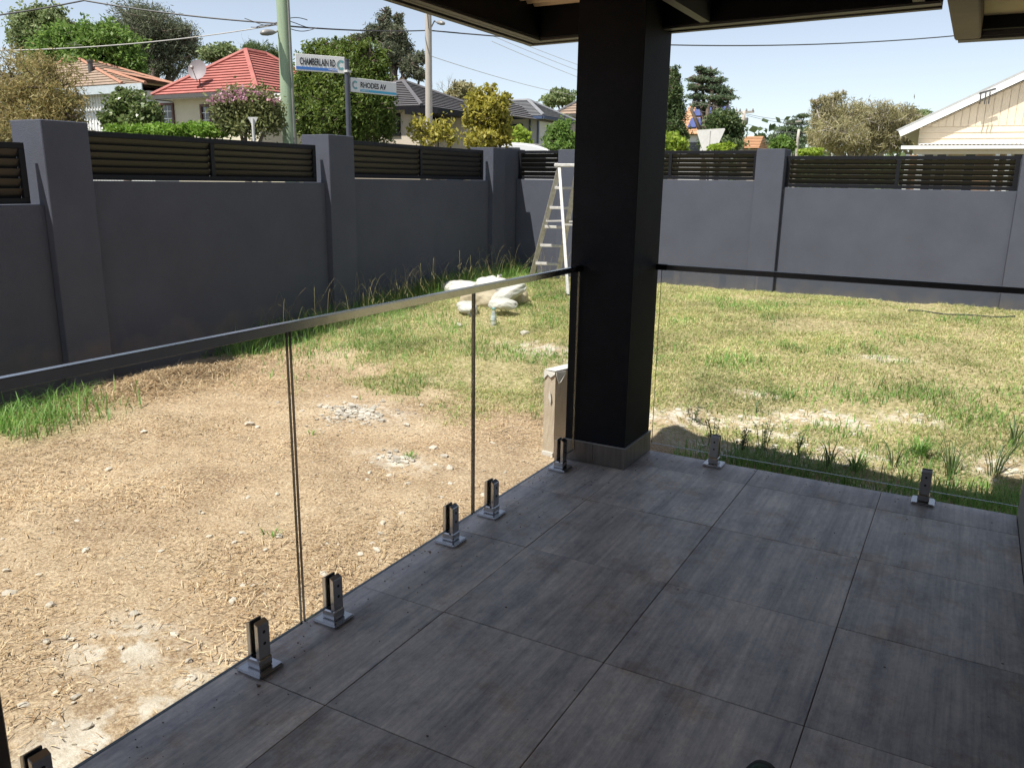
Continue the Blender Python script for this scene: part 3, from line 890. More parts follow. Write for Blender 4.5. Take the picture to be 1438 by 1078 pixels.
def lush_d(x, y):
    a = sm(1.2-np.hypot((x+4.45)/0.55, (y-1.75)/0.65)+0.8*(fbm(x*4, y*4)-.5))
    wallw = np.exp(-((x+4.93)/0.42)**2)*sm((y-3.6)/0.5)*(0.4+0.6*fbm(x*2, y*2))
    pat = sm((fbm(x*1.5+70, y*1.5)-0.55)/0.12)*0.42*green_amt(x, y)
    left = np.exp(-(((x+4.0)/0.75)**2+((y-5.3)/1.0)**2))*0.75*(0.35+sm((fbm(x*3.3, y*3.3)-0.4)/0.2))
    front = np.exp(-((y-3.72)/0.22)**2)*(x > -0.15)*0.9*(0.2+sm((fbm(x*2.6, y*2.6)-0.42)/.16))
    right = np.exp(-(((x-1.65)/0.45)**2+((y-3.75)/0.3)**2))*0.9
    for cx, cy, r in ((0.25, 5.15, .22), (0.75, 5.4, .25), (-0.35, 5.9, .3), (1.2, 5.6, .35), (1.6, 5.2, .3), (0.75, 4.6, .2), (1.3, 4.3, .25)):
        pat = np.maximum(pat, 0.8*np.exp(-(((x-cx)/r)**2+((y-cy)/(r*.7))**2)))
    return np.clip(np.maximum.reduce([a*0.9, wallw, pat, left, front, right]), 0, 1)


P = scatter(230000, -5.0, 3.6, 0.9, 9.98, lush_d)
n = len(P)
nearwall = np.exp(-((P[:, 0]+4.95)/0.4)**2)*sm((P[:, 1]-3.6)/0.6)
hh = RNG.uniform(0.03, 0.095, n)+nearwall*RNG.uniform(0.05, 0.28, n)
hh = hh+((P[:, 0] > -0.2) & (P[:, 1] < 4.0))*RNG.uniform(0.0, 0.09, n)
cl = np.hypot((P[:, 0]+4.45)/0.6, (P[:, 1]-1.75)/0.75) < 1.4
hh = hh+cl*RNG.uniform(0.0, 0.13, n)
tag(blades(P, hh, RNG.uniform(0.004, 0.009, n), RNG.uniform(0.2, 1.1, n), MT['lush'], 'tall_grass'),
    'taller rich green grass tufts along the left wall and on the lawn', 'grass', kind='stuff')

# arching seed stalks by the left wall
V = []; Fq = []


def strand(P0, d, h, reach, w, seg=7, droop=1.0):
    base = len(V)
    side = np.array((-d[1], d[0], 0))
    for i in range(seg+1):
        t = i/seg
        p = np.array(P0)+np.array(d)*reach*t**1.6+np.array((0, 0, 1))*h*(math.sin(min(t*1.15, 1.25)*PI/2*1.1)*(1-0.25*droop*max(0, t-0.7)/0.3))
        ww = w*(1-0.6*t)
        V.append(p-side*ww); V.append(p+side*ww)
    for i in range(seg):
        a = base+2*i
        Fq.append((a, a+1, a+3, a+2))
    e = V[-1]
    for k in range(6):           # drooping seed head
        q = e+np.array((random.uniform(-.02, .02)+d[0]*0.012*k, random.uniform(-.02, .02)+d[1]*0.012*k, -0.012*k))
        b = len(V)
        V.extend([q+np.array((-.0018, 0, 0)), q+np.array((.0018, 0, 0)), q+np.array((.0022+d[0]*.015, d[1]*.015, -.022)), q+np.array((-.0014+d[0]*.015, d[1]*.015, -.022))])
        Fq.append((b, b+1, b+2, b+3))


for k in range(150):
    y = random.choice([random.uniform(4.0, 9.4), random.uniform(5.6, 9.4)]); x = -4.86+random.uniform(0, 0.28)
    a = random.uniform(0, 2*PI)
    strand((x, y, float(ground_z(x, y))), (math.cos(a), math.sin(a), 0), random.uniform(0.22, 0.56), random.uniform(0.15, 0.42), 0.0017)
for k in range(16):
    x = random.uniform(-4.7, -3.9); y = random.uniform(9.3, 9.85)
    a = random.uniform(0, 2*PI)
    strand((x, y, float(ground_z(x, y))), (math.cos(a), math.sin(a), 0), random.uniform(0.3, 0.5), random.uniform(0.12, 0.35), 0.0017)
tag(np_mesh('seed_stalks', np.array(V), [np.array(Fq)], MT['seed']), 'pale arching grass seed stalks in front of the dark left wall', 'grass', kind='stuff')

# straw litter
def straw_d(x, y):
    return np.clip(1-green_amt(x, y)*0.6, 0.08, 1)*np.clip(0.5+3.2*(fbm(x*1.1+9, y*1.1)-0.5), 0.12, 1)*np.clip(1-1.1*chalk(x, y), 0.1, 1)*np.clip(1.2-0.08*y, 0.2, 1)*(1-0.8*np.exp(-(((x+1.15)/0.55)**2+((y-2.1)/0.75)**2)))*(1-0.7*np.exp(-(((x+2.6)/0.5)**2+((y-0.2)/0.5)**2)))


P = scatter(480000, -4.95, 3.4, -1.6, 8.5, straw_d)
keep = ~((P[:, 0] > -0.2) & (P[:, 1] < 2.7)); P = P[keep]
n = len(P)
a = RNG.random(n)*2*PI
big = RNG.random(n) > 0.72
ln = RNG.uniform(0.010, 0.034, n)*(1+0.75*big)
w = RNG.uniform(0.0008, 0.0018, n)*(1+0.2*big)
d = np.stack([np.cos(a), np.sin(a), RNG.normal(0, 0.22, n)], 1)
s = np.stack([-np.sin(a), np.cos(a), np.zeros(n)], 1)*w[:, None]
c = P+np.array((0, 0, 1))*(RNG.uniform(0.004, 0.016, n)+big*RNG.uniform(0, 0.014, n))[:, None]
bend = np.stack([-np.sin(a), np.cos(a), RNG.normal(0, .4, n)], 1)*(RNG.normal(0, 0.16, n)*ln)[:, None]
h = d*(ln/2)[:, None]
V = np.stack([c-h-s, c-h+s, c+h+s+bend, c+h-s+bend], 1).reshape(-1, 3)
k = np.arange(n)*4
tag(np_mesh('straw_litter', V, [np.stack([k, k+1, k+2, k+3], 1)], MT['straw']), 'dry straw and cut grass lying over the bare soil', 'straw', kind='stuff')
# straw heap by the wall
n = 12000
x = RNG.normal(-4.5, 0.24, n); y = RNG.normal(3.0, 0.6, n)
k_ = (x > -4.95); x, y = x[k_], y[k_]; n = len(x)
P = np.stack([x, y, ground_z(x, y)], 1)
a = RNG.random(n)*2*PI
ln = RNG.uniform(0.02, 0.09, n); w = RNG.uniform(0.001, 0.0022, n)
d = np.stack([np.cos(a), np.sin(a), RNG.normal(0, 0.3, n)], 1); s = np.stack([-np.sin(a), np.cos(a), np.zeros(n)], 1)*w[:, None]
c = P+np.array((0, 0, 1))*RNG.uniform(0.0, 0.035, n)[:, None]; h = d*(ln/2)[:, None]
V = np.stack([c-h-s, c-h+s, c+h+s, c+h-s], 1).reshape(-1, 3); k = np.arange(n)*4
tag(np_mesh('straw_heap', V, [np.stack([k, k+1, k+2, k+3], 1)], MT['straw']), 'low heap of dry straw raked against the left wall', 'straw', kind='stuff')


# ------------------------------------------------------------------ stones
def rock_mesh(seed, flat=0.55):
    bm = bmesh.new()
    bmesh.ops.create_icosphere(bm, subdivisions=1, radius=1.0)
    r = random.Random(seed)
    ax = (r.uniform(0.8, 1.4), r.uniform(0.6, 1.0), flat*r.uniform(0.6, 1.2))
    for v in bm.verts:
        k = r.uniform(0.72, 1.2)
        v.co = Vector((v.co.x*ax[0]*k, v.co.y*ax[1]*k, v.co.z*ax[2]*k))
    me = bpy.data.meshes.new('stone')
    bm.to_mesh(me); bm.free(); me.materials.append(MT['stone'])
    return me


rocks = [rock_mesh(i) for i in range(9)]


def region(x, y):
    d = np.array((x, y, -0.27))-CAM
    px = IW/2+FPX*np.dot(d, RIGHT)/np.dot(d, FWD)
    if px > 900: return 'small pale stone half sunk in the patchy lawn right of the pillar', 'pale stones on the lawn right of the pillar'
    if px < 412: return 'small pale stone on the dirt seen through the nearest glass panel', 'pale stones on the dirt beyond the nearest glass panel'
    if px < 664: return 'small pale stone on the dirt seen through the middle glass panel', 'pale stones on the dirt beyond the middle glass panel'
    return 'small pale stone on the ground seen through the glass panel next to the pillar', 'pale stones beyond the glass panel next to the pillar'


def rock(x, y, s, label=None, sunk=0.25):
    o = link('stone', random.choice(rocks))
    o.location = (x, y, float(ground_z(x, y))+s*(0.45-sunk))
    o.rotation_euler = (random.uniform(-.3, .3), random.uniform(-.3, .3), random.uniform(0, 6.28))
    o.scale = (s, s, s)
    lb, gr = region(x, y)
    tag(o, label or lb, 'stone', gr)
    return o


def rpx(px, py, wpx, label=None):
    q = onz(px, py, -0.27)
    D = np.dot(q-CAM, FWD)
    r = rock(q[0], q[1], wpx/2/FPX*D/1.05, **({'label': label} if label else {}))
    r.location.z = float(ground_z(q[0], q[1]))+r.scale[0]*0.2


rpx(68, 839, 19, 'pale angular stone in the dirt at the far left, biggest thereabouts')
rpx(632, 652+0, 13)
rpx(608, 625, 13)
rpx(455, 799, 15, 'white stone chip in the dirt just left of the first spigot pair')
rpx(326, 837, 20, 'long white stone chip lying left of the tall glass joint')
rpx(270, 944, 18, 'pale flat stone on the dirt left of the nearest whole spigot')
rpx(265, 922, 15)
rpx(12, 823, 18)
rpx(8, 790, 14); rpx(90, 884, 14); rpx(98, 886, 14); rpx(127, 882, 12); rpx(132, 885, 10)
rpx(202, 600, 14); rpx(152, 655, 12); rpx(350, 590, 16); rpx(361, 594, 9)
rpx(687, 678, 20, 'flat pale stone touching the glass beside the second joint')
rpx(679, 691, 10); rpx(571, 672, 14, 'pale flat stone on bare soil in the middle of the dirt'); rpx(632, 673, 10)
rpx(735, 488, 18); rpx(646, 473, 13); rpx(533, 474, 10); rpx(612, 625, 9)
rpx(523, 759, 12); rpx(530, 770, 14); rpx(506, 773, 10); rpx(120, 1012, 16); rpx(90, 1010, 12); rpx(75, 1007, 9)
rpx(340, 745, 10); rpx(392, 750, 13); rpx(372, 766, 10); rpx(355, 812, 12); rpx(340, 811, 9); rpx(370, 822, 8)
for k in range(85):
    px, py = random.uniform(0, 780), random.uniform(540, 1040)
    q = onz(px, py, -0.27)
    if q[0] > -0.5 or q[0] < -4.6 or q[1] > yb(q[0])+0.4: continue
    rock(q[0], q[1], random.uniform(0.008, 0.02)*(1 if random.random() < .8 else 1.5))
for k in range(26):
    q = (random.uniform(-0.3, 1.8), random.uniform(3.1, 5.2))
    rock(q[0], q[1], random.uniform(0.01, 0.026))
# crumbled mortar patches: stuff
def rubble(name, label, cx, cy, rx, ry, n):
    m = MB()
    bmx = []
    for k in range(n):
        a = random.uniform(0, 2*PI); r = abs(random.gauss(0, 0.6))
        x, y = cx+rx*r*math.cos(a), cy+ry*r*math.sin(a)
        if vnoise(x*9+3, y*9+7) < 0.42: continue
        s = random.choice((1, 1, 1, 1.9))*random.uniform(0.003, 0.013)
        z = float(ground_z(x, y))
        nn = random.randint(5, 7); a0 = random.uniform(0, 6)
        pl = [(x+s*random.uniform(.7, 1.3)*math.cos(a0+2*PI*i/nn)*1.3, y+s*random.uniform(.7, 1.3)*math.sin(a0+2*PI*i/nn), z+random.uniform(-.002, .004)) for i in range(nn)]
        m.prism(pl, (random.uniform(-.2, .2)*s, random.uniform(-.2, .2)*s, s*random.uniform(0.4, 0.9)))
    o = m.build(name, mat('mortar_'+name, (0.47, 0.425, 0.365), 0.95, var=0.2, scale=12, bump=0.4, island=0.2))
    tag(o, label, 'rubble', kind='stuff')


rubble('mortar_crumbs', 'grey patch of crumbled mortar on the dirt beyond the middle glass panel', -2.5, 3.12, 0.36, 0.34, 420)
rubble('plaster_crumbs', 'thin pale patch of plaster crumbs in the dirt near the spigots', -1.58, 2.5, 0.30, 0.16, 90)
m = MB()
for k in range(1300):
    x, y = random.uniform(-4.6, -0.45), random.uniform(-1.3, 4.2)
    if y > yb(x) or (x > -0.5 and y < 2.7): continue
    s = random.uniform(0.003, 0.008); z = float(ground_z(x, y)); a0 = random.uniform(0, 6)
    m.prism([(x+s*1.2*math.cos(a0+2.1*i), y+s*math.sin(a0+2.1*i), z) for i in range(3)], (0, 0, s*0.9))
tag(m.build('gravel_crumbs', mat('crumb', (0.48, 0.42, 0.33), 0.95, var=0.3, scale=20, island=0.3)), 'tiny pale crumbs of stone over the dry soil', 'gravel', kind='stuff')

m = MB()
for k in range(5200):
    x, y = random.uniform(-0.9, 2.3), random.uniform(3.3, 6.9)
    if float(chalk(np.array([x]), np.array([y]))[0]) < random.uniform(0.25, 0.9): continue
    s_ = random.choice((1, 1, 1, 2))*random.uniform(0.004, 0.011); z = float(ground_z(x, y)); a0 = random.uniform(0, 6)
    m.prism([(x+s_*1.3*math.cos(a0+1.57*i+random.uniform(-.4, .4)), y+s_*math.sin(a0+1.57*i), z) for i in range(4)], (0, 0, s_*0.8))
tag(m.build('limestone_chips', mat('chip', (0.62, 0.56, 0.47), 0.95, var=0.15, scale=20, island=0.18)), 'pale limestone chips in the bare patches of the lawn right of the pillar', 'gravel', kind='stuff')

# ------------------------------------------------------------------ weeds on the lawn side and small tufts
def weed(name, label, x, y, h, kind, n=10, cat='plant', group=None):
    z = float(ground_z(x, y))
    root = thing(name, label, cat, (x, y, z), group)
    st = MB(); lv = []; lf = []
    for k in range(n):
        a = random.uniform(0, 2*PI); r = random.uniform(0.0, 0.05)
        d = np.array((math.cos(a), math.sin(a), 0)); hh = h*random.uniform(0.6, 1.05)
        p0 = np.array((x, y, z))+d*r
        if kind == 'stalk':
            pts = [p0+np.array((0, 0, hh*t))+d*0.10*hh*2*t*t for t in (0, .35, .7, 1)]
            st.tube(pts, [0.003, 0.0025, 0.002, 0.001], 5)
            for j in range(16):
                t = random.uniform(0.3, 1.0); c = p0+np.array((0, 0, hh*t))+d*0.2*hh*t*t
                b = random.uniform(0, 2*PI); e = np.array((math.cos(b), math.sin(b), random.uniform(0.0, .7)))*random.uniform(0.014, 0.035)
                q = np.array((-math.sin(b), math.cos(b), 0))*0.006
                o = len(lv); lv += [c, c+e*.5+q, c+e, c+e*.5-q]; lf.append((o, o+1, o+2, o+3))
        else:
            w = random.uniform(0.0022, 0.0048); sd = np.array((-d[1], d[0], 0))*w
            reach = hh*random.uniform(0.35, 1.0)
            o = len(lv); seg = 6
            for i in range(seg+1):
                t = i/seg
                c = p0+d*reach*t**1.4+np.array((0, 0, hh*(1.35*t-0.75*t**3)))
                f = 1-t**2.2*0.93
                lv += [c-sd*f, c+sd*f]
            for i in range(seg):
                b = o+2*i; lf.append((b, b+1, b+3, b+2))
    if st.v: st.build('stem', MT['weed'], root)
    np_mesh('leaf_cluster' if kind == 'stalk' else 'blade_cluster', np.array(lv), [np.array(lf)], MT['weed'] if kind != 'tuft' else MT['lush'], root)
    return root


def wpx(px, py, z=-0.33): return onz(px, py, z)[:2]


for (px, py, h, kind, n, lb) in ((1000, 628, 0.24, 'stalk', 7, 'dark stalky weed behind the spigot nearest the pillar'),
                                 (1040, 636, 0.20, 'stalk', 8, 'low dark stalky weed between the two lawn spigots, nearer the pillar'),
                                 (1072, 632, 0.26, 'stalk', 8, 'tallest dark stalky weed on the shaded grass edge right of the pillar'),
                                 (972, 600, 0.13, 'stalk', 5, 'small wispy weed just right of the pillar'),
                                 (1165, 655, 0.30, 'blade', 16, 'arching grass clump in the middle of the shaded lawn edge'),
                                 (1200, 660, 0.16, 'tuft', 60, 'green grass clump in the shade left of the far right spigot'),
                                 (1290, 645, 0.17, 'tuft', 80, 'broad green grass clump behind the far right spigot'),
                                 (1335, 668, 0.34, 'blade', 20, 'tall dark arching grass right of the far right spigot'),
                                 (1395, 668, 0.38, 'blade', 22, 'tall dark grass blades at the right end of the glass'),
                                 (1420, 640, 0.30, 'blade', 16, 'arching grass by the right edge of the photo'),
                                 (1060, 590, 0.16, 'blade', 10, 'thin grass tuft in the lawn above the dark weeds'),
                                 (1120, 640, 0.22, 'stalk', 6, 'thin dark weed stalks left of the arching grass in the shaded lawn edge'),
                                 (1255, 655, 0.24, 'blade', 14, 'grass clump just left of the far right spigot'),
                                 (1170, 560, 0.12, 'blade', 7, 'small dark tuft on the pale chalky lawn patch')):
    q = wpx(px, py); weed('weed', lb, float(q[0]), float(max(q[1], 2.76)), h, kind, n, group='weeds along the shaded lawn edge')
for (px, py, h, n, lb) in ((575, 640, 0.06, 22, 'lone green tuft on the bare plaster patch'), (382, 752, 0.045, 14, 'lone green tuft in the straw left of the tall glass joint'),
                           (437, 607, 0.05, 7, 'tiny tuft on the dirt right of the tall glass joint'), (750, 590, 0.13, 12, 'grey green weed beside the cardboard box')):
    q = wpx(px, py, -0.28); weed('grass_tuft', lb, float(q[0]), float(q[1]), h, 'tuft', n, 'grass', 'lone green tufts on the dirt')

# pipe on lawn
a, b = onz(1275, 438, 0.02), onz(1425, 447, 0.02)
pts = [a+(b-a)*t+np.array((0, 0.03*math.sin(t*7), 0)) for t in np.linspace(0, 1, 9)]
pts = [np.array((p[0], p[1], float(ground_z(p[0], p[1]))+0.016)) for p in pts]
tag(MB().tube(pts, 0.009, 8).build('garden_pipe', MT['pipe'], smooth=True), 'thin dark pipe lying on the lawn near the far wall', 'pipe')

# ------------------------------------------------------------------ sacks
def sack(label, c, ax, ay, az, rot, m, tie=True, seed=0):
    r = random.Random(seed)
    root = thing('rubble_sack', label, 'sack', c, 'white sacks heaped by the wall')
    nu, nv = 34, 44
    v = []; f = []
    ph = [r.uniform(0, 6) for _ in range(6)]
    for i in range(nu+1):
        th = PI*i/nu
        for j in range(nv):
            p = 2*PI*j/nv
            e = 0.75
            cs, sn = math.cos(p), math.sin(p)
            k = lambda q: math.copysign(abs(q)**e, q)
            x = math.cos(th); ring = math.sin(th)**0.62
            wr = 1+0.06*math.sin(3*p+ph[0]+4*x)+0.045*(1-2*abs(math.sin(3.5*x+p+ph[1]+0.6*math.sin(3*p))))+0.03*(1-2*abs(math.sin(4.5*p+3*x+ph[2]+math.sin(5*x))))+0.03*(1-2*abs(math.sin(6*p-7*x+ph[3]+0.8*math.sin(4*x+2*p))))+0.02*math.sin(23*p-9*x+ph[4])
            X = ax*x*(1+0.04*math.sin(2*p+ph[4])); Y = ay*ring*k(cs)*wr; Z = az*0.82*ring*k(sn)*wr
            if Z < 0: Z *= 0.75
            v.append((X, Y, Z))
    for i in range(nu):
        for j in range(nv):
            f.append((i*nv+j, i*nv+(j+1) % nv, (i+1)*nv+(j+1) % nv, (i+1)*nv+j))
    R = Euler(rot).to_matrix()
    mb = MB().add([tuple(R @ Vector(p)+Vector(c)) for p in v], f)
    mb.build('bag', m, root, True)
    if tie:
        t = MB()
        pts = []
        for q in range(14):
            a = 2*PI*q/14
            pts.append(a)
        v = []; f = []
        for i, (d, rr) in enumerate(((0.90, 0.30), (1.03, 0.13), (1.12, 0.16), (1.28, 0.42), (1.33, 0.5))):
            for a in pts:
                w = 1+0.25*math.sin(5*a+i)*(i > 1)
                v.append(tuple(R @ Vector((ax*d+0.02*math.sin(3*a)*(i > 2), ay*rr*w*math.cos(a), az*rr*w*math.sin(a)))+Vector(c)))
        for i in range(4):
            for q in range(14): f.append((i*14+q, i*14+(q+1) % 14, (i+1)*14+(q+1) % 14, (i+1)*14+q))
        t.add(v, f).build('tied_neck', m, root, True)
    return root


def pos(px, py, y):
    q = ony(px, py, y); return (float(q[0]), float(q[1]), float(q[2]))


sack('white sack at the top left of the heap by the wall', pos(655, 408, 7.75), 0.34, 0.20, 0.15, (0.1, 0.05, 0.3), MT['sack'], True, 1)
sack('white sack lying on top of the heap, right half', pos(697, 401, 7.6), 0.33, 0.2, 0.11, (0, 0.06, -0.35), MT['sack'], False, 2)
sack('white sack lump with a tied neck crowning the heap', pos(682, 397, 7.7), 0.16, 0.12, 0.08, (0, -0.4, 0.2), MT['sack'], True, 3)
sack('cream sack bulging at the front of the heap, under the handrail', pos(675, 421, 7.15), 0.26, 0.18, 0.17, (0, 0.0, 0.15), MT['sackcream'], False, 4)
sack('white sack leaning diagonally on the right of the heap', pos(712, 415, 7.2), 0.26, 0.16, 0.12, (0.1, -0.5, 0.3), MT['sack'], False, 5)
sack('small white sack on the grass at the right front of the heap', pos(706, 428, 6.75), 0.17, 0.13, 0.09, (0, 0, 0.2), MT['sack'], False, 6)
sack('small white sack on the grass at the left front of the heap', pos(656, 432, 6.65), 0.16, 0.12, 0.08, (0, 0.15, -0.7), MT['sack'], True, 7)
sack('white sack end at the far left of the heap in the tall grass', pos(628, 405, 7.9), 0.16, 0.12, 0.10, (0, -0.3, 2.6), MT['sack'], True, 8)
sack('cream sack at the far right of the heap', pos(727, 417, 7.5), 0.13, 0.15, 0.15, (0, 0, 0.6), MT['sackcream'], False, 9)

# bottle
q = onz(693, 459, -0.1); gz = float(ground_z(q[0], q[1]))
q = onz(693, 459, gz)
bo = thing('water_bottle', 'clear plastic bottle with a teal cap standing in front of the sacks', 'bottle', (q[0], q[1], gz))
MB().lathe([(0.028, 0.0), (0.032, 0.01), (0.032, 0.06), (0.029, 0.065), (0.032, 0.07), (0.032, 0.13), (0.026, 0.155), (0.0135, 0.182), (0.0135, 0.195)], (q[0], q[1], gz), 16).build('body', MT['bottle'], bo, True)
MB().lathe([(0.0325, 0.075), (0.0328, 0.08), (0.0328, 0.12), (0.0325, 0.125)], (q[0], q[1], gz), 16).build('label_band', mat('band', (0.50, 0.58, 0.62), 0.4), bo, True)
MB().lathe([(0.016, 0.196), (0.016, 0.214), (0.014, 0.217)], (q[0], q[1], gz), 14).build('cap', MT['bottlecap'], bo, True)

# ------------------------------------------------------------------ cardboard box behind the pillar
q = onz(777, 641, -0.3)
bx0 = np.array((q[0], q[1], -0.30))
box = thing('cardboard_box', 'tall worn cardboard box standing on the dirt behind the left side of the pillar', 'box', bx0)
hb = 0.565
u = RIGHT*np.array((1, 1, 0)); u = u/np.linalg.norm(u); vdir = np.array((-u[1], u[0], 0))
d1 = (-u*0.80+vdir*0.60); d2 = (u*0.72+vdir*0.69)
A, B, Cc, Dd = bx0, bx0+d1*0.085, bx0+d1*0.085+d2*0.22, bx0+d2*0.22
m = MB()
for p0, p1 in ((A, B), (B, Cc), (Cc, Dd), (Dd, A)):
    nn = 6
    for k in range(nn):
        pass
m.prism([A, B, Cc, Dd], (0, 0, hb))
bmx = m.build('carton', MT['card'], box)
bm = bmesh.new(); bm.from_mesh(bmx.data)
bmesh.ops.subdivide_edges(bm, edges=bm.edges[:], cuts=7, use_grid_fill=True)
for v in bm.verts:
    k = 0.0016
    v.co += Vector((random.uniform(-k, k), random.uniform(-k, k), random.uniform(-k, k)*(1.5 if v.co.z > hb*0.9 else .3)))
bm.to_mesh(bmx.data); bm.free()
m = MB()
top = hb-0.3
pl = [B+np.array((0, 0, hb+0.006))-d2*0.003, A+np.array((0, 0, hb+0.003))-d2*0.003, A+np.array((0, 0, hb-0.012))-d2*0.006, A+d1*0.03+np.array((0, 0, hb-0.034))-d2*0.008, A+d1*0.055+np.array((0, 0, hb-0.018))-d2*0.006, B+np.array((0, 0, hb-0.05))-d2*0.005]
m.prism(pl, -d2*0.003)
m.prism([A+np.array((0, 0, hb+0.004))-d1*0.004, A+d2*0.09+np.array((0, 0, hb+0.004))-d1*0.004, A+d2*0.085+np.array((0, 0, hb-0.015))-d1*0.006, A+d2*0.04+np.array((0, 0, hb-0.06))-d1*0.01, A+d2*0.02+np.array((0, 0, hb-0.075))-d1*0.008, A+np.array((0, 0, hb-0.02))-d1*0.004], -d1*0.003)
m.prism([A+np.array((0, 0, hb+0.008)), B+np.array((0, 0, hb+0.008)), Cc+np.array((0, 0, hb+0.012)), Dd+np.array((0, 0, hb+0.010))], (0, 0, 0.004))
m.build('torn_top_flap', MT['paper'], box)
m = MB().prism([A+d1*0.045+np.array((0, 0, 0.40))-d2*0.006, A+d1*0.03+np.array((0, 0, 0.45))-d2*0.014, A+d1*0.018+np.array((0, 0, 0.39))-d2*0.012, A+d1*0.028+np.array((0, 0, 0.35))-d2*0.006], -d2*0.002)
m.build('torn_strip', MT['paper'], box)
m = MB().bar(A+np.array((0, 0, 0.012))-d2*0.006, B+np.array((0, 0, 0.012))-d2*0.006, 0.012, 0.03).build('base_tape', MT['paper'], box)

# ------------------------------------------------------------------ step ladder
F0 = onz(745, 392, 0.02)
F0 = np.array((F0[0], F0[1], 0.0))
wd = np.array((0.95, 0.30, 0)); wd /= np.linalg.norm(wd); wd = wd*0.40
pd = np.array((wd[1], -wd[0], 0)); pd /= np.linalg.norm(pd)
R0 = onz(798, 416, -0.02); R0 = np.array((R0[0], R0[1], -0.02))
top_n = ony(786, 232, (F0[1]+R0[1])/2+0.05)
lad = thing('step_ladder', 'worn aluminium step ladder standing open by the far wall, left of the pillar', 'ladder', (F0[0], F0[1], 0))
TH = float(top_n[2])
Tn = np.array((top_n[0], top_n[1], TH-0.03))
wt = wd*0.62
F1, Tf = F0+wd, Tn+wt
for k, (a, b) in enumerate(((F0, Tn), (F1, Tf))):
    MB().bar(a, b, 0.026, 0.07, up=wd).build('front_stile', MT['alu'], lad, bevel=0.003)
Rt_n, Rt_f = Tn+np.array((0.02, -0.05, 0.0)), Tf+np.array((0.02, -0.05, 0.0))
for a, b in ((R0, Rt_n), (R0+wd*0.9, Rt_f)):
    MB().bar(a, b, 0.022, 0.04, up=wd).build('rear_leg', MT['alu'], lad, bevel=0.003)
for i in range(1, 6):
    t = i/6.0
    a = F0+(Tn-F0)*t; b = F1+(Tf-F1)*t
    MB().bar(a+(b-a)*0.04, b-(b-a)*0.04, 0.09, 0.036).build('tread', MT['alu'], lad, bevel=0.003)
for t in (0.2, 0.55):
    a = R0+(Rt_n-R0)*t; b = R0+wd*0.9+(Rt_f-R0-wd*0.9)*t
    MB().bar(a, b, 0.02, 0.02).build('rear_brace', MT['alu'], lad)
for s_ in (0, 1):
    a = (F0 if s_ == 0 else F1)+((Tn if s_ == 0 else Tf)-(F0 if s_ == 0 else F1))*0.55
    b = (R0 if s_ == 0 else R0+wd*0.9)+((Rt_n if s_ == 0 else Rt_f)-(R0 if s_ == 0 else R0+wd*0.9))*0.58
    MB().bar(a, b, 0.008, 0.022).build('spreader', MT['alu'], lad)
c = (Tn+Tf)/2+np.array((0.0, 0, 0.028))
MB().obox(c, wd/np.linalg.norm(wd)*0.19, pd*0.075, np.array((0, 0, 0.022))).build('top_cap', MT['alu'], lad, bevel=0.008)
for p in (F0, F1, R0, R0+wd*.9):
    MB().obox(p+np.array((0, 0, 0.012)), (0.022, 0, 0), (0, 0.035, 0), (0, 0, 0.02)).build('rubber_foot', MT['rubber'], lad)

# ------------------------------------------------------------------ shoe at the bottom edge
sh = thing('shoe', 'black and green shoe toe at the bottom edge on the patio tiles', 'shoe', (1.15, 0.18, 0.0))
def foot_outline(k, n=28, inset=0.0):
    pts = []
    for i in range(n):
        a = 2*PI*i/n
        y = math.cos(a); x = math.sin(a)
        w = 0.050*(1+0.16*y) - inset
        ln = 0.145 - inset
        e = 0.8
        pts.append((math.copysign(abs(x)**e, x)*w, math.copysign(abs(y)**0.9, y)*ln))
    return pts
def shoe_layer(z, inset, dy=0.0): return [(1.150+x, 0.207+y+dy, z) for x, y in foot_outline(0, 28, inset)]
def loft(layers):
    n = len(layers[0]); v = [p for Lr in layers for p in Lr]; f = []
    for i in range(len(layers)-1):
        for j in range(n): f.append((i*n+j, i*n+(j+1) % n, (i+1)*n+(j+1) % n, (i+1)*n+j))
    f.append(tuple(range(n))[::-1]); f.append(tuple((len(layers)-1)*n+j for j in range(n)))
    return MB().add(v, [q[::-1] for q in f])
loft([shoe_layer(0.001, 0.004), shoe_layer(0.008, 0), shoe_layer(0.026, 0.0), shoe_layer(0.030, 0.003)]).build('sole', MT['shoe'], sh, True)
loft([shoe_layer(0.030, 0.004), shoe_layer(0.042, 0.006, -.002), shoe_layer(0.056, 0.013, -.01), shoe_layer(0.064, 0.022, -.025)]).build('toe_cap', MT['shoe'], sh, True)
loft([shoe_layer(0.0642, 0.020, -.028), shoe_layer(0.076, 0.026, -.05), shoe_layer(0.082, 0.036, -.07)]).build('upper', MT['shoegreen'], sh, True)

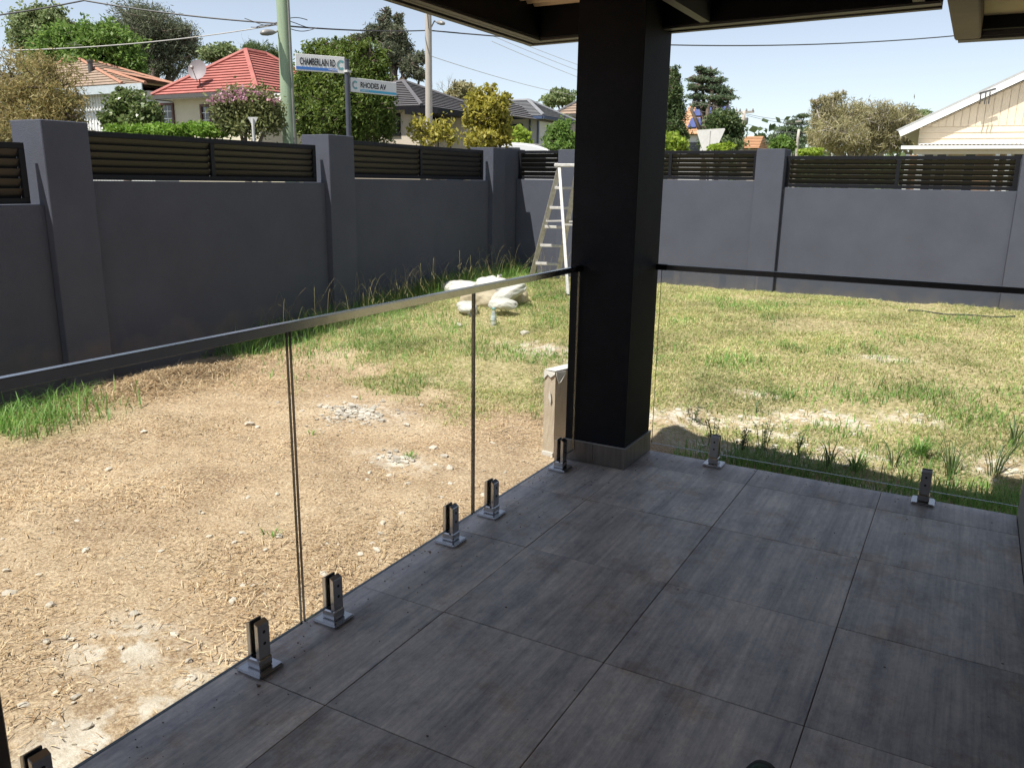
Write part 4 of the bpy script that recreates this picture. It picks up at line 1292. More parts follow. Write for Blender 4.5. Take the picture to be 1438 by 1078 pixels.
# ------------------------------------------------------------------ houses
def roof_planes(x0, x1, y0, y1, ze, zr, r0, r1, n=16):
    """hip roof with ridge r0-r1 (2D points); each plane a stack of overlapping courses"""
    m = MB()
    c = [np.array((x0, y0)), np.array((x1, y0)), np.array((x1, y1)), np.array((x0, y1))]
    r0 = np.array(r0, float); r1 = np.array(r1, float)
    if abs(r1[0]-r0[0]) >= abs(r1[1]-r0[1]):     # ridge along x: r0 left, r1 right
        tops = [(r0, r1), (r1, r1), (r1, r0), (r0, r0)]
    else:                                       # ridge along y: r0 near, r1 far
        tops = [(r0, r0), (r0, r1), (r1, r1), (r1, r0)]
    for i in range(4):
        a, b = c[i], c[(i+1) % 4]; ta, tb = tops[i]
        for k in range(n):
            t0, t1 = k/n, (k+1.12)/n
            t1 = min(t1, 1.0)
            lift = 0.05
            ins = 0.09/max(0.5, abs(zr-ze))*0.5
            p0 = a+(ta-a)*t0; p1 = b+(tb-b)*t0; p2 = b+(tb-b)*t1; p3 = a+(ta-a)*t1
            z0, z1 = ze+(zr-ze)*t0, ze+(zr-ze)*t1
            q0 = a+(ta-a)*(t0+ins); q1 = b+(tb-b)*(t0+ins)
            v = [(*p0, z0+lift), (*p1, z0+lift), (*p2, z1), (*p3, z1), (*q0, z0+0.0), (*q1, z0+0.0)]
            m.add(v, [(0, 1, 2, 3), (4, 5, 1, 0)])
    return m, c, tops


def house(name, label, x0, x1, y0, y1, ze, apex, ridge2, gz, wallm, roofm, ridgem, gutm, ov=0.45, wins=(), n=16, winm='brownframe', group='houses across the street'):
    zr = apex[2]
    root = thing(name, label, 'house', ((x0+x1)/2, (y0+y1)/2, gz), group)
    m, c, tops = roof_planes(x0, x1, y0, y1, ze, zr, apex[:2], ridge2, n)
    rf = m.build('roof', roofm, root)
    for p, t in zip(c, (tops[0][0], tops[0][1], tops[2][0], tops[2][1])):
        pts = [(p[0]+(t[0]-p[0])*k/8, p[1]+(t[1]-p[1])*k/8, ze+(zr-ze)*k/8+0.04) for k in range(9)]
        MB().tube(pts, 0.085, 6).build('hip_cap', ridgem, rf)
    if np.linalg.norm(np.array(apex[:2])-np.array(ridge2)) > 0.05:
        MB().tube([(*apex[:2], zr+0.04), (*ridge2, zr+0.04)], 0.085, 6).build('ridge_cap', ridgem, rf)
    wx0, wx1, wy0, wy1 = x0+ov, x1-ov, y0+ov, y1-ov
    MB().box(wx0, wx1, wy0, wy1, gz-0.5, ze-0.04).build('wall', wallm, root)
    g = MB().box(x0-0.04, x1+0.04, y0-0.1, y0-0.002, ze-0.13, ze+0.0).box(x1+0.002, x1+0.1, y0-0.1, y1+0.1, ze-0.131, ze-0.001)
    g.box(x0-0.1, x0-0.045, y0-0.1, y1+0.1, ze-0.13, ze).box(x0-0.04, x1, y1, y1+0.1, ze-0.13, ze)
    g.build('gutter', gutm, root)
    MB().box(x0, x1, y0, y1, ze-0.10, ze-0.06).build('soffit', MT['white'], root)
    for (face, pa, pb) in wins:
        if face == 'S':
            a, b = ony(*pa, wy0), ony(*pb, wy0); u0, u1 = sorted((a[0], b[0])); za, zb = sorted((a[2], b[2]))
            B_ = lambda q, e, d0, d1: q.box(e[0], e[1], wy0-d1, wy0-d0, e[2], e[3])
        else:
            a, b = onx(*pa, wx1), onx(*pb, wx1); u0, u1 = sorted((a[1], b[1])); za, zb = sorted((a[2], b[2]))
            B_ = lambda q, e, d0, d1: q.box(wx1+d0, wx1+d1, e[0], e[1], e[2], e[3])
        fr = MB(); t = 0.09
        for e in ((u0, u1, zb-t, zb), (u0, u1, za, za+t), (u0, u0+t, za+t, zb-t), (u1-t, u1, za+t, zb-t), ((u0+u1)/2-t/2, (u0+u1)/2+t/2, za+t, zb-t)):
            B_(fr, e, 0.002, 0.07)
        wo = fr.build('window', MT[winm], root)
        pa_ = MB()
        B_(pa_, (u0+t, (u0+u1)/2-t/2, za+t, zb-t), 0.002, 0.03); B_(pa_, ((u0+u1)/2+t/2, u1-t, za+t, zb-t), 0.002, 0.03)
        pa_.build('pane', MT['darkglass'], wo)
        ba = MB()
        for s_ in (0.25, 0.75):
            uc = u0+(u1-u0)*s_; B_(ba, (uc-0.012, uc+0.012, za+t, zb-t), 0.031, 0.04)
        for s_ in (0.36, 0.66):
            zc = za+(zb-za)*s_; B_(ba, (u0+t, u1-t, zc-0.012, zc+0.012), 0.041, 0.048)
        ba.build('glazing_bar', MT['white'], wo)
    return root


def solve_apex(x0, y0, px, py):
    """apex of a square hip over near corner (x0,y0) on the ray of a pixel"""
    d = ray(px, py)
    # CAM+t*d : x = x0-h, y = y0+h  -> x+y = x0+y0
    t = (x0+y0-CAM[0]-CAM[1])/(d[0]+d[1])
    p = CAM+d*t
    return p


# red house
zeB = 4.3
kB = onz(361, 127, zeB); kBl = onz(186, 132, zeB)
apx = onx(345, 72, (kB[0]+kBl[0])/2)
hB = house('red_roof_house', 'cream house with a bright red tiled hip roof and satellite dish', kBl[0], kB[0], kB[1], 2*apx[1]-kB[1]+1.0, zeB, apx, (apx[0], apx[1]+1.0), 0.5,
           MT['creamwall'], MT['redroof'], MT['redroof'], MT['gutter'], 0.5,
           [('S', (210, 146), (247, 179)), ('S', (282, 147), (312, 181)), ('E', (362, 150), (398, 180))], 15)
MB().box(kB[0]-0.48, kB[0]+0.6, kB[1]+0.8, kB[1]+3.2, 0.3, 2.1).build('porch', MT['creamwall'], hB)
pz = onx(385, 126, kB[0]+0.7)
MB().box(kB[0]-0.3, kB[0]+0.9, kB[1]+0.6, kB[1]+3.6, pz[2]-0.30, pz[2]-0.06).build('porch_roof', MT['white'], hB)
for y_ in (0.9, 3.2):
    MB().box(kB[0]+0.62, kB[0]+0.74, kB[1]+y_, kB[1]+y_+0.12, 0.3, pz[2]-0.3).build('porch_post', MT['brownframe'], hB)
MB().box(kB[0]+0.601, kB[0]+0.68, kB[1]+1.05, kB[1]+3.1, 2.11, 2.22).build('sill', MT['brownframe'], hB)
# dish on the front slope
_sl = (apx[2]-zeB)/(apx[1]-kB[1])
_d = ray(281, 121)
_t = (zeB+0.03+_sl*(CAM[1]-kB[1])-CAM[2])/(_d[2]-_sl*_d[1])
q = CAM+_d*_t
dz = thing('satellite_dish', 'grey satellite dish standing on the red tiled roof', 'dish', q)
MB().tube([q+np.array((0, 0, -0.3)), q+np.array((0, 0, 0.3))], 0.022, 8).build('mast', MT['gutter'], dz)
v = []; f = []
cc = q+np.array((0, -0.05, 0.52)); nn = np.array((0.45, -0.85, 0.35)); nn /= np.linalg.norm(nn); e1 = np.cross(nn, (0, 0, 1)); e1 /= np.linalg.norm(e1); e2 = np.cross(e1, nn)
for i in range(6):
    r_ = 0.37*i/5
    for j in range(20):
        a = 2*PI*j/20
        v.append(cc+e1*r_*math.cos(a)*0.9+e2*r_*math.sin(a)+nn*(0.5*r_*r_))
for i in range(5):
    for j in range(20): f.append((i*20+j, i*20+(j+1) % 20, (i+1)*20+(j+1) % 20, (i+1)*20+j))
MB().add(v, f).build('reflector', MT['dish'], dz, True)
MB().tube([cc-e2*0.4, cc+nn*0.5-e2*0.15], 0.015, 6).obox(cc+nn*0.5-e2*0.13, e1*0.04, e2*0.04, nn*0.06).build('receiver_arm', MT['lamp'], dz)

# brown house behind, gabled with hip ends
yA = 27.0
eL, eR = ony(98, 124, yA), ony(203, 117, yA)
rA = ony(103, 79, yA+2.6); rA2 = ony(160, 101, yA+2.6)
hA = thing('brown_roof_house', 'white boarded house with weathered brown tiled roof behind the olive tree', 'house', ((eL[0]+eR[0])/2, yA, 0.5), 'houses across the street')
zeA = float((eL[2]+eR[2])/2)
m, c, tops = roof_planes(eL[0]-3.4, eL[0]+4.6, yA-0.2, yA+5.4, zeA, rA[2], (rA[0]-0.5, yA+2.6), (rA[0], yA+2.6), 13)
rf = m.build('roof', MT['brownroof'], hA)
for p, t in zip(c, (tops[0][0], tops[0][1], tops[2][0], tops[2][1])):
    MB().tube([(*p, zeA+0.04), (*t, rA[2]+0.04)], 0.09, 6).build('hip_cap', MT['orangeridge'], rf)
m, c, tops = roof_planes(eL[0]+1.6, eR[0]+0.2, yA-0.1, yA+4.0, zeA-0.05, rA2[2], (rA2[0]-0.6, yA+2.0), (rA2[0], yA+2.0), 10)
rf2 = m.build('roof', MT['brownroof'], hA)
for p, t in zip(c, (tops[0][0], tops[0][1], tops[2][0], tops[2][1])):
    MB().tube([(*p, zeA), (*t, rA2[2]+0.04)], 0.09, 6).build('hip_cap', MT['orangeridge'], rf2)
MB().box(eL[0]-3.0, eR[0]-0.3, yA+0.35, yA+5.0, 0.2, zeA-0.3).build('wall', MT['whitewall'], hA)
for k in range(26):
    x = eL[0]-0.2+k*0.24
    if x > eR[0]-0.35: break
    MB().box(x, x+0.045, yA+0.31, yA+0.349, 1.0, zeA-0.32).build('batten', MT['white'], hA)
MB().box(eL[0]-3.0, eR[0]+0.1, yA-0.26, yA-0.21, zeA-0.42, zeA-0.02).build('fascia', mat('bluegrey_fascia', (0.42, 0.47, 0.50), 0.6), hA)
q = ony(128, 103, yA+1.0)
MB().tube([q-np.array((0, 0, 0.3)), q+np.array((0, 0, 0.55))], 0.13, 10).tube([q+np.array((0, 0, 0.56)), q+np.array((0, 0, 0.66))], 0.17, 10).build('flue', MT['gutter'], hA)
q = ony(107, 79, yA+2.4)
an = MB().tube([q, q+np.array((0, 0, 0.75))], 0.02, 5).tube([q+np.array((-.55, 0, .65)), q+np.array((.6, 0, .55))], 0.015, 5)
for k in range(5): an.tube([q+np.array((-.45+k*.22, -.25, .64-k*.02)), q+np.array((-.45+k*.22, .25, .64-k*.02))], 0.01, 4)
an.build('aerial', MT['lamp'], hA)

# grey house C
zeC = 4.35
kC = onz(592, 149, zeC)
aC = solve_apex(kC[0], kC[1], 566, 115)
hh_ = kC[0]-aC[0]
hC = house('grey_roof_house', 'beige house with a dark grey tiled roof and porch, right of the dense cypress', kC[0]-2*hh_, kC[0], kC[1], kC[1]+2*hh_, zeC, aC, (aC[0], aC[1]+0.04), 0.5,
           MT['beigewall'], MT['greyroof'], MT['greyroof'], MT['screen'], 0.4, [('S', (540, 160), (563, 191)), ('E', (606, 165), (618, 195))], 14, 'screen')
q0 = onx(600, 160, kC[0]+0.8); q1 = onx(652, 163, kC[0]+0.8)
MB().box(kC[0]-0.3, kC[0]+1.3, q0[1], q1[1]+0.6, q1[2]-0.1, q1[2]+0.12).build('porch_roof', MT['screen'], hC)
MB().box(kC[0]+0.9, kC[0]+1.02, q0[1]+2.6, q0[1]+2.72, 0.3, q1[2]-0.1).build('porch_post', MT['white'], hC)
MB().box(kC[0]-0.3, kC[0]+1.1, q1[1]-0.3, q1[1]+0.4, 0.3, q1[2]-0.1).build('porch_wall', MT['beigewall'], hC)
MB().box(kC[0]+0.9, kC[0]+0.95, q0[1]+1.2, q0[1]+4.2, 1.0, 2.1).build('porch_rail', MT['bluewin'], hC)
m, c, tops = roof_planes(kC[0]-4.5, kC[0]+1.2, kC[1]+2*hh_-1.5, kC[1]+2*hh_+3.4, zeC-0.05, zeC+1.15, (kC[0]-2.4, kC[1]+2*hh_+0.95), (kC[0]-1.2, kC[1]+2*hh_+0.95), 10)
m.build('roof', MT['greyroof'], hC)

# house D
zeD = 4.5
kD = onz(763, 163, zeD)
aD = solve_apex(kD[0], kD[1], 742, 142)
hd = kD[0]-aD[0]
hD = house('pale_grey_roof_house', 'white weatherboard house with pale grey tiled roof and blue windows', kD[0]-6.5, kD[0], kD[1], kD[1]+2*hd, zeD, (aD[0]-4.5+hd, aD[1], aD[2]), (aD[0], aD[1]), 0.5,
           MT['whitewall'], MT['greyroof2'], MT['greyroof2'], MT['bluewin'], 0.4, [('S', (716, 175), (734, 203)), ('E', (768, 176), (780, 200))], 11, 'bluewin')
bd = MB()
for k in range(16):
    z = 0.6+k*0.21
    bd.box(kD[0]-6.1, kD[0]-0.39, kD[1]+0.385, kD[1]+0.399, z, z+0.20)
    bd.box(kD[0]-0.399, kD[0]-0.385, kD[1]+0.4, kD[1]+2*hd-0.4, z, z+0.20)
bd.build('weatherboards', MT['whitewall'], hD)
for s_ in (0, .45):
    MB().tube([(kD[0]-0.9+s_, kD[1]+0.32, 0.5), (kD[0]-0.9+s_, kD[1]+0.32, zeD-0.1)], 0.05, 8).build('downpipe', MT['bluewin'], hD)
# dark roof further right behind D
kE = onz(800, 160, 4.6)
hE = house('far_roof_house', 'house with a brownish grey roof just left of the pillar, beyond the white house', kE[0]-3.4, kE[0]+0.9, kE[1]+5, kE[1]+10, 5.0, (kE[0]-1.6, kE[1]+7.5, 6.5), (kE[0]-0.9, kE[1]+7.5), 0.5, MT['beigewall'], MT['brownroof'], MT['greyroof'], MT['gutter'], 0.4, (), 9)

# far right houses
def small_house(name, label, px0, px1, pyr, pye, D, roofm, wallm, solar=False):
    a, b = dep(px0, pye, D), dep(px1, pye, D); t = dep((px0+px1)/2, pyr, D+2)
    x0, x1 = sorted((a[0], b[0])); y0 = min(a[1], b[1])
    root = thing(name, label, 'house', ((x0+x1)/2, y0, 0.4), 'far houses beyond the trees')
    zr, z0 = float(t[2]), float((a[2]+b[2])/2)
    m, c, tops = roof_planes(x0, x1, y0, y0+5, z0, zr, (x0+0.3, y0+2.5), (x1-0.3, y0+2.5), 8)
    m.build('roof', roofm, root)
    MB().box(x0+0.3, x1-0.3, y0+0.4, y0+4.6, 0, z0-0.03).build('wall', wallm, root)
    MB().box(x0+1.0, x0+1.9, y0+0.36, y0+0.398, z0-1.5, z0-0.5).build('window', MT['darkglass'], root)
    return root, x0, x1, y0, z0, zr


r_, *_x = small_house('orange_roof_house', 'small house with a pale orange roof low beside the far power pole', 1030, 1070, 192, 209, 62, MT['orangeroof'], MT['beigewall'])
r_, x0, x1, y0, z0, zr = small_house('solar_roof_house', 'orange roofed house with blue solar panels glimpsed between the dark trees', 945, 1018, 150, 190, 58, MT['orangeroof'], MT['whitewall'])
for k in range(2):
    for j in range(4):
        t0, t1 = 0.18+0.4*k, 0.5+0.4*k
        xa = x0+0.9+j*0.62
        P_ = lambda x, t: np.array((x, y0+2.5*t-0.06, z0+(zr-z0)*t+0.09))
        MB().prism([P_(xa, t0), P_(xa+0.58, t0), P_(xa+0.58, t1), P_(xa, t1)], (0, -0.02, 0.05)).build('solar_panel', MT['solar'], r_)

# cream weatherboard gable house at right
yH = 26.0
g0 = ony(1268, 186, yH); g1 = ony(1438, 107, yH)
sl = (g1[2]-g0[2])/(g1[0]-g0[0])
xr = g0[0]+4.3; zrdg = g0[2]+sl*4.3
hG = thing('cream_gable_house', 'cream weatherboard gable house with a white verandah beyond the far wall', 'house', (xr, yH, 0.3), 'houses across the street')
zv = float(ony(1268, 205, yH-2)[2])
wl0 = g0[0]+0.42
MB().prism([(wl0, yH+0.3, 0.2), (xr*2-wl0, yH+0.3, 0.2), (xr*2-wl0, yH+0.3, g0[2]+0.25), (xr, yH+0.3, zrdg-0.1), (wl0, yH+0.3, g0[2]+0.12)], (0, 8, 0)).build('wall', MT['board'], hG)
zsplit = float(ony(1320, 178, yH+0.3)[2])
k = 0; z = zv+0.13
while z < zsplit-0.01:
    z1 = min(z+0.165, zsplit)
    xa = wl0 if z < g0[2]+0.1 else wl0+(z1-g0[2]-0.1)/sl
    MB().prism([(xa, yH+0.265, z), (xa, yH+0.299, z), (xa, yH+0.299, z1-0.006), (xa, yH+0.285, z1-0.006)], (2*xr-wl0-xa-0.3, 0, 0)).build('weatherboard', MT['board'], hG)
    z += 0.165
for k in range(34):
    x = wl0+0.3+k*0.19
    zt = g0[2]+sl*(x-g0[0])-0.14
    if x > xr: zt = zrdg-sl*(x-xr)-0.14
    if zt < zsplit+0.05: continue
    MB().prism([(x, yH+0.275, zsplit), (x+0.178, yH+0.275, zsplit), (x+0.178, yH+0.275, zt+(sl*0.178 if x < xr else -sl*0.178)), (x, yH+0.275, zt)], (0, 0.024, 0)).build('gable_board', MT['board'], hG)
e = np.array((1, 0, sl)); e /= np.linalg.norm(e); nrm = np.array((-sl, 0, 1)); nrm /= np.linalg.norm(nrm)
a = np.array((g0[0]-0.05, yH, g0[2]-0.12)); b = a+e*np.linalg.norm((4.35, sl*4.35))
MB().prism([a, b, b+nrm*0.17, a+nrm*0.17], (0, 0.04, 0)).build('barge_board', MT['white'], hG)
e2_ = np.array((-1, 0, sl)); nr2 = np.array((sl, 0, 1)); nr2 = nr2/np.linalg.norm(nr2)
b2 = np.array((2*xr-a[0], yH, a[2]))
MB().prism([b2, b, b+nr2*0.23, b2+nr2*0.23], (0, 0.04, 0)).build('barge_board', MT['white'], hG)
MB().prism([a+nrm*0.173, b+nrm*0.173, b+nrm*0.235, a+nrm*0.235-e*0.05], (0, 9.5, 0)).build('roof_slope', mat('white_metal_roof', (0.40, 0.40, 0.39), 0.5), hG)
MB().prism([b2+nr2*0.235, b+nr2*0.235, b+nr2*0.36, b2+nr2*0.36], (0, 9.5, 0)).build('roof_slope', MT['white'], hG)
# verandah
vx0 = float(ony(1266, 205, yH-2)[0]); vx1 = vx0+9
vm = MB()
nseg = 90
ys_ = []
for k in range(nseg*2+1):
    x = vx0+0.35+(vx1-vx0-0.35)*k/(nseg*2); zz = 0.025*(k % 2)
    vm.add([(x, yH-2, zv+0.02+zz), (x, yH+0.26, zv+0.14+zz)], [])
vm.f = [(2*i, 2*i+2, 2*i+3, 2*i+1) for i in range(nseg*2)]; vm.mi = [0]*len(vm.f)
vm.build('verandah_roof', MT['white'], hG)
MB().box(vx0, vx1, yH-2.12, yH-2.0, zv-0.09, zv).build('verandah_gutter', MT['white'], hG)
MB().box(vx0+0.3, vx1, yH-1.99, yH-1.9, zv-0.22, zv-0.10).build('verandah_beam', MT['board'], hG)
for k in range(14):
    x = vx0+0.33+k*0.62
    MB().box(x, x+0.07, yH-2.0, yH-1.92, zv-0.099, zv-0.05).build('rafter_end', MT['board'], hG)
for px in (1276, 1293, 1402, 1418):
    x = float(ony(px, 212, yH-1.95)[0]); MB().box(x-0.05, x+0.05, yH-1.99, yH-1.9, 0.3, zv-0.221).build('verandah_post', MT['white'], hG)
for (pa, pb, mm) in ((1279, 1291, 'trellis'), (1372, 1395, 'trellis'), (1405, 1412, 'trellis')):
    x0_, x1_ = float(ony(pa, 212, yH-1.7)[0]), float(ony(pb, 212, yH-1.7)[0])
    MB().box(x0_, x1_, yH-1.75, yH-1.7, 0.6, zv-0.23).build('blind', MT[mm], hG)
for (pa, pb) in ((1300, 1312), (1318, 1330), (1358, 1371), (1425, 1450)):
    x0_, x1_ = float(ony(pa, 212, yH+0.5)[0]), float(ony(pb, 212, yH+0.5)[0])
    wf = MB().box(x0_-0.06, x1_+0.06, yH+0.23, yH+0.264, 0.9, zv-0.12).build('window', MT['white'], hG)
    MB().box(x0_, x1_, yH+0.20, yH+0.229, 0.95, zv-0.16).build('pane', MT['darkglass'], wf)
q = ony(1377, 136, yH-0.1)
br = MB()
for s_ in (0, 0.12, 0.22): br.tube([q+np.array((s_, 0, -0.2)), q+np.array((s_, -0.05, 0.12))], 0.018, 5)
br.bar(q+np.array((-.05, 0, .08)), q+np.array((.35, 0, .2)), 0.04, 0.05).build('cable_bracket', MT['gutter'], hG)

# ------------------------------------------------------------------ poles, wires, lamps
def pole(name, label, px, py_ref, D, r0, h, m, lamp=None, arm=None, group='street power poles'):
    p = dep(px, py_ref, D)
    b = np.array((p[0], p[1], GO))
    root = thing(name, label, 'pole', b, group)
    pts = [b+np.array((0.012*math.sin(k*1.7), 0.012*math.cos(k*2.1), h*k/8)) for k in range(9)]
    MB().tube(pts, [r0*(1-0.03*k) for k in range(9)], 14).build('shaft', m, root, True)
    return root, b


p1, b1 = pole('power_pole', 'green tinted timber power pole with a street lamp in front of the red roof', 403, 120, 17, 0.15, 9.5, MT['greenpole'])
def lamp(root, b, start, end, headdir):
    """start/end world points of the arm"""
    mid = (start+end)/2+np.array((0, 0, 0.10))
    MB().tube([start, mid, end], 0.02, 6).build('lamp_arm', MT['lamp'], root)
    h = end
    hd_ = headdir/np.linalg.norm(headdir)
    sd = np.cross(hd_, (0, 0, 1)); sd /= np.linalg.norm(sd); up = np.cross(sd, hd_)
    v = []; f = []
    for i, (t, w, hh1) in enumerate(((0, .035, .03), (.07, .07, .06), (.2, .085, .075), (.3, .08, .06), (.34, .04, .03))):
        for j in range(12):
            a = 2*PI*j/12
            v.append(h+hd_*t+sd*w*math.cos(a)+up*(hh1*math.sin(a)*(1 if math.sin(a) > 0 else .7)))
    for i in range(4):
        for j in range(12): f.append((i*12+j, i*12+(j+1) % 12, (i+1)*12+(j+1) % 12, (i+1)*12+j))
    f.append(tuple(range(12))[::-1]); f.append(tuple(48+j for j in range(12)))
    MB().add(v, f).build('lamp_head', MT['lamp'], root, True)


lamp(p1, b1, dep(397, 55, 16.9), dep(386, 46, 16.6), dep(370, 47, 16.4)-dep(386, 46, 16.6))
MB().tube([np.array((b1[0]+0.16, b1[1]-0.02, 0.4)), np.array((b1[0]+0.15, b1[1]-0.02, 8.5))], 0.018, 6).build('cable_conduit', MT['lamp'], p1)
p2, b2_ = pole('power_pole', 'pale grey timber pole with a lamp under the roof edge', 602, 110, 24, 0.115, 8.2, MT['greypole'])
lamp(p2, b2_, dep(606, 38, 24), dep(614, 32, 23.6), dep(630, 35, 23.2)-dep(614, 32, 23.6))
p3, b3 = pole('power_pole', 'far power pole with a crossarm above the orange roof', 1043, 180, 48, 0.12, 5.3, MT['greypole'])
tp3 = dep(1043, 158, 48)
MB().bar(dep(1032, 159, 48), dep(1059, 157, 48), 0.1, 0.12).build('crossarm', MT['greypole'], p3)
ins = MB()
for px in (1034, 1039, 1048, 1057): ins.lathe([(0.05, 0.06), (0.06, 0.12), (0.03, 0.22)], tuple(dep(px, 158.2, 48)), 8)
ins.build('insulator', MT['lamp'], p3)
tr_ = MB().lathe([(0.12, 0), (0.16, 0.1), (0.16, 0.35), (0.1, 0.4)], tuple(dep(1046.5, 175, 48)), 10)
for s_ in (p3,): tr_.build('transformer_can', MT['lamp'], s_)
p4, b4 = pole('power_pole', 'short leaning timber pole in front of the pale willow', 1121, 190, 42, 0.085, 3.9, MT['greypole'])
MB().bar(dep(1117, 171, 42), dep(1125, 170, 42), 0.08, 0.08).build('crossarm', MT['greypole'], p4)
p5, b5 = pole('power_pole', 'thin grey pole between the far cedar and the leaning pole', 1113, 200, 50, 0.06, 3.8, MT['lamp'])


def wire(label, a, b, sag, r, m, group='overhead wires'):
    a = np.array(a); b = np.array(b)
    pts = [a+(b-a)*t-np.array((0, 0, sag*4*t*(1-t))) for t in np.linspace(0, 1, 25)]
    o = MB().tube(pts, r, 5).build('power_line', m)
    tag(o, label, 'wire', group)


P1 = dep(403, 34, 17)
wire('thick dark cable rising to the top of the sky at upper left', dep(-260, 44, 15), dep(118, 1, 17), 0.10, 0.016, MT['wire'])
wire('dark cable dropping from the top edge to the green pole', dep(118, 1, 17), P1, 0.06, 0.016, MT['wire'])
wire('pale cable crossing in front of the left treetops to the green pole', dep(-260, 66, 14), dep(400, 33, 17.1), 0.25, 0.011, MT['wirepale'])
wire('dark cable between the green pole and the grey pole, passing on behind the roof edge', dep(404, 37, 17), dep(602, 43, 24), 0.05, 0.017, MT['wire'])
wire('dark cable running level across the sky right of the pillar', dep(602, 43, 24), dep(1470, 36, 30), 0.55, 0.02, MT['wire'])
wire('faint thin wire falling to the right behind the yellow tree', dep(602, 78, 24), dep(850, 140, 46), 0.2, 0.010, MT['wirepale'])
wire('thin wire from the grey pole up to the roof edge', dep(602, 40, 24), dep(600, 8, 14), 0.02, 0.012, MT['wire'])
for k, (ya, yb_) in enumerate(((60, 100), (66, 112), (74, 124))):
    wire(('upper', 'middle', 'lower')[k]+' of three faint wires left of the pillar under the roof corner', dep(690, ya-16, 30), dep(1043, yb_+58, 48), 0.3, 0.009, MT['wirepale'])
for k, (dy, pe_) in enumerate(((0, 165), (2, 173), (14, 186))):
    wire(('upper', 'middle', 'lower')[k]+' of the far wires right of the crossarm pole', dep(1048, 160+dy, 48), dep(1180, pe_, 44), 0.25, 0.012, MT['wire'])
wire('service wire entering the cream gable at far right', dep(1384, 133, 33), dep(1470, 121, 20), 0.05, 0.015, MT['wire'])
br = MB()
for k in range(3):
    pts = [P1+np.array((RIGHT[0]*t, RIGHT[1]*t-0.17, 0.07*math.sin(t*5+k*1.3)-0.06*k+0.03-0.10*max(0, 0.3-abs(t+0.2)))) for t in np.linspace(-0.75+0.12*k, 0.55+0.1*k, 30)]
    br.tube(pts, 0.008, 5)
br.build('cable_loops', MT['wire'], p1)

# ------------------------------------------------------------------ street name sign
def text_mesh(s, size, sx, m, parent, origin, ux, uy, nrm, name='lettering', align='LEFT', depth=0.002, bold=0.0, fit=None):
    cu = bpy.data.curves.new(name, 'FONT'); cu.body = s; cu.size = size; cu.align_x = align; cu.extrude = depth; cu.offset = bold
    cu.resolution_u = 3
    tmp = bpy.data.objects.new(name, cu); COL.objects.link(tmp)
    dg = bpy.context.evaluated_depsgraph_get(); dg.update()
    me = bpy.data.meshes.new_from_object(tmp.evaluated_get(dg))
    bpy.data.objects.remove(tmp); bpy.data.curves.remove(cu)
    off = np.array(base_of(parent))
    n = len(me.vertices); co = np.zeros(n*3); me.vertices.foreach_get('co', co); co = co.reshape(-1, 3)
    if fit: sx = fit/(co[:, 0].max()-co[:, 0].min()); co[:, 0] -= co[:, 0].min()
    W = origin+co[:, :1]*sx*ux+co[:, 1:2]*uy+co[:, 2:3]*nrm-off
    me.vertices.foreach_set('co', W.ravel().astype(np.float32)); me.update()
    me.materials.clear(); me.materials.append(m)
    o = link(name, me, parent)
    return o


sp = dep(490, 190, 11.5)
sb = np.array((sp[0], sp[1], GO))
ss = thing('street_sign', 'dark post with white street name blades reading CHAMBERLAIN RD and RHODES AV', 'street sign', sb)
ztop = float(dep(490, 89, 11.5)[2])
MB().tube([sb, np.array((sb[0], sb[1], ztop))], 0.035, 14).tube([np.array((sb[0], sb[1], ztop)), np.array((sb[0], sb[1], ztop+0.02))], 0.037, 14).build('post', MT['post'], ss)


def blade(c0, ux, length, height, zc, stripe, left_logo, words, wsize, wx, wfit):
    nrm = np.array((ux[1], -ux[0], 0.0))
    if np.dot(nrm, CAM-c0) < 0: nrm = -nrm
    c = c0+ux*length/2; c = np.array((c[0], c[1], zc))
    up = np.array((0, 0, 1.0))
    bl = MB().obox(c, ux*length/2, nrm*0.012, up*height/2).build('sign_blade', MT['signwhite'], ss, bevel=0.003)
    # reading direction: left to right for a viewer in the yard
    rd = ux if np.dot(ux, RIGHT) > 0 else -ux
    Lc = c-rd*length/2                      # left end
    f = nrm*0.0135
    s0, s1 = (0.0, 0.845) if not left_logo else (0.19, 1.0)
    MB().obox(Lc+rd*length*(s0+s1)/2+f+up*(-height*0.335), rd*length*(s1-s0)/2-rd*0.004, nrm*0.001, up*height*0.085).build('stripe', stripe, bl)
    text_mesh(words, wsize, 0.78, MT['signink'], bl, Lc+rd*wx*length+f-up*height*0.12, rd, up, nrm, bold=0.0022, fit=length*wfit)
    text_mesh('CUMBERLAND', height*0.13, 0.85, MT['signwhite'], bl, Lc+rd*(length*(0.20 if left_logo else 0.66))+f+nrm*0.002-up*height*0.38, rd, up, nrm, name='band_lettering', fit=length*0.18)
    lc = Lc+rd*(length*0.095 if left_logo else length*0.925)+f
    v = []; fc = []
    R1, R2 = height*0.30, height*0.16
    for i in range(25):
        a = math.radians(48+264*i/24)
        for r in (R1, R2): v.append(lc+rd*r*0.95*math.cos(a)+up*r*math.sin(a)); 
    for i in range(24): fc.append((2*i, 2*i+1, 2*i+3, 2*i+2))
    lg = MB().add(v, fc)
    lg.build('emblem', MT['signteal'], bl)
    v2 = []
    for i in range(9):
        a = math.radians(120+120*i/8)
        for r in (R1*1.02, R1*0.78): v2.append(lc+nrm*0.001+rd*r*0.95*math.cos(a)+up*r*math.sin(a))
    MB().add(v2, [(2*i, 2*i+1, 2*i+3, 2*i+2) for i in range(8)]).build('emblem_leaf', mat('emblem_grey', (0.30, 0.30, 0.32), 0.5), bl)


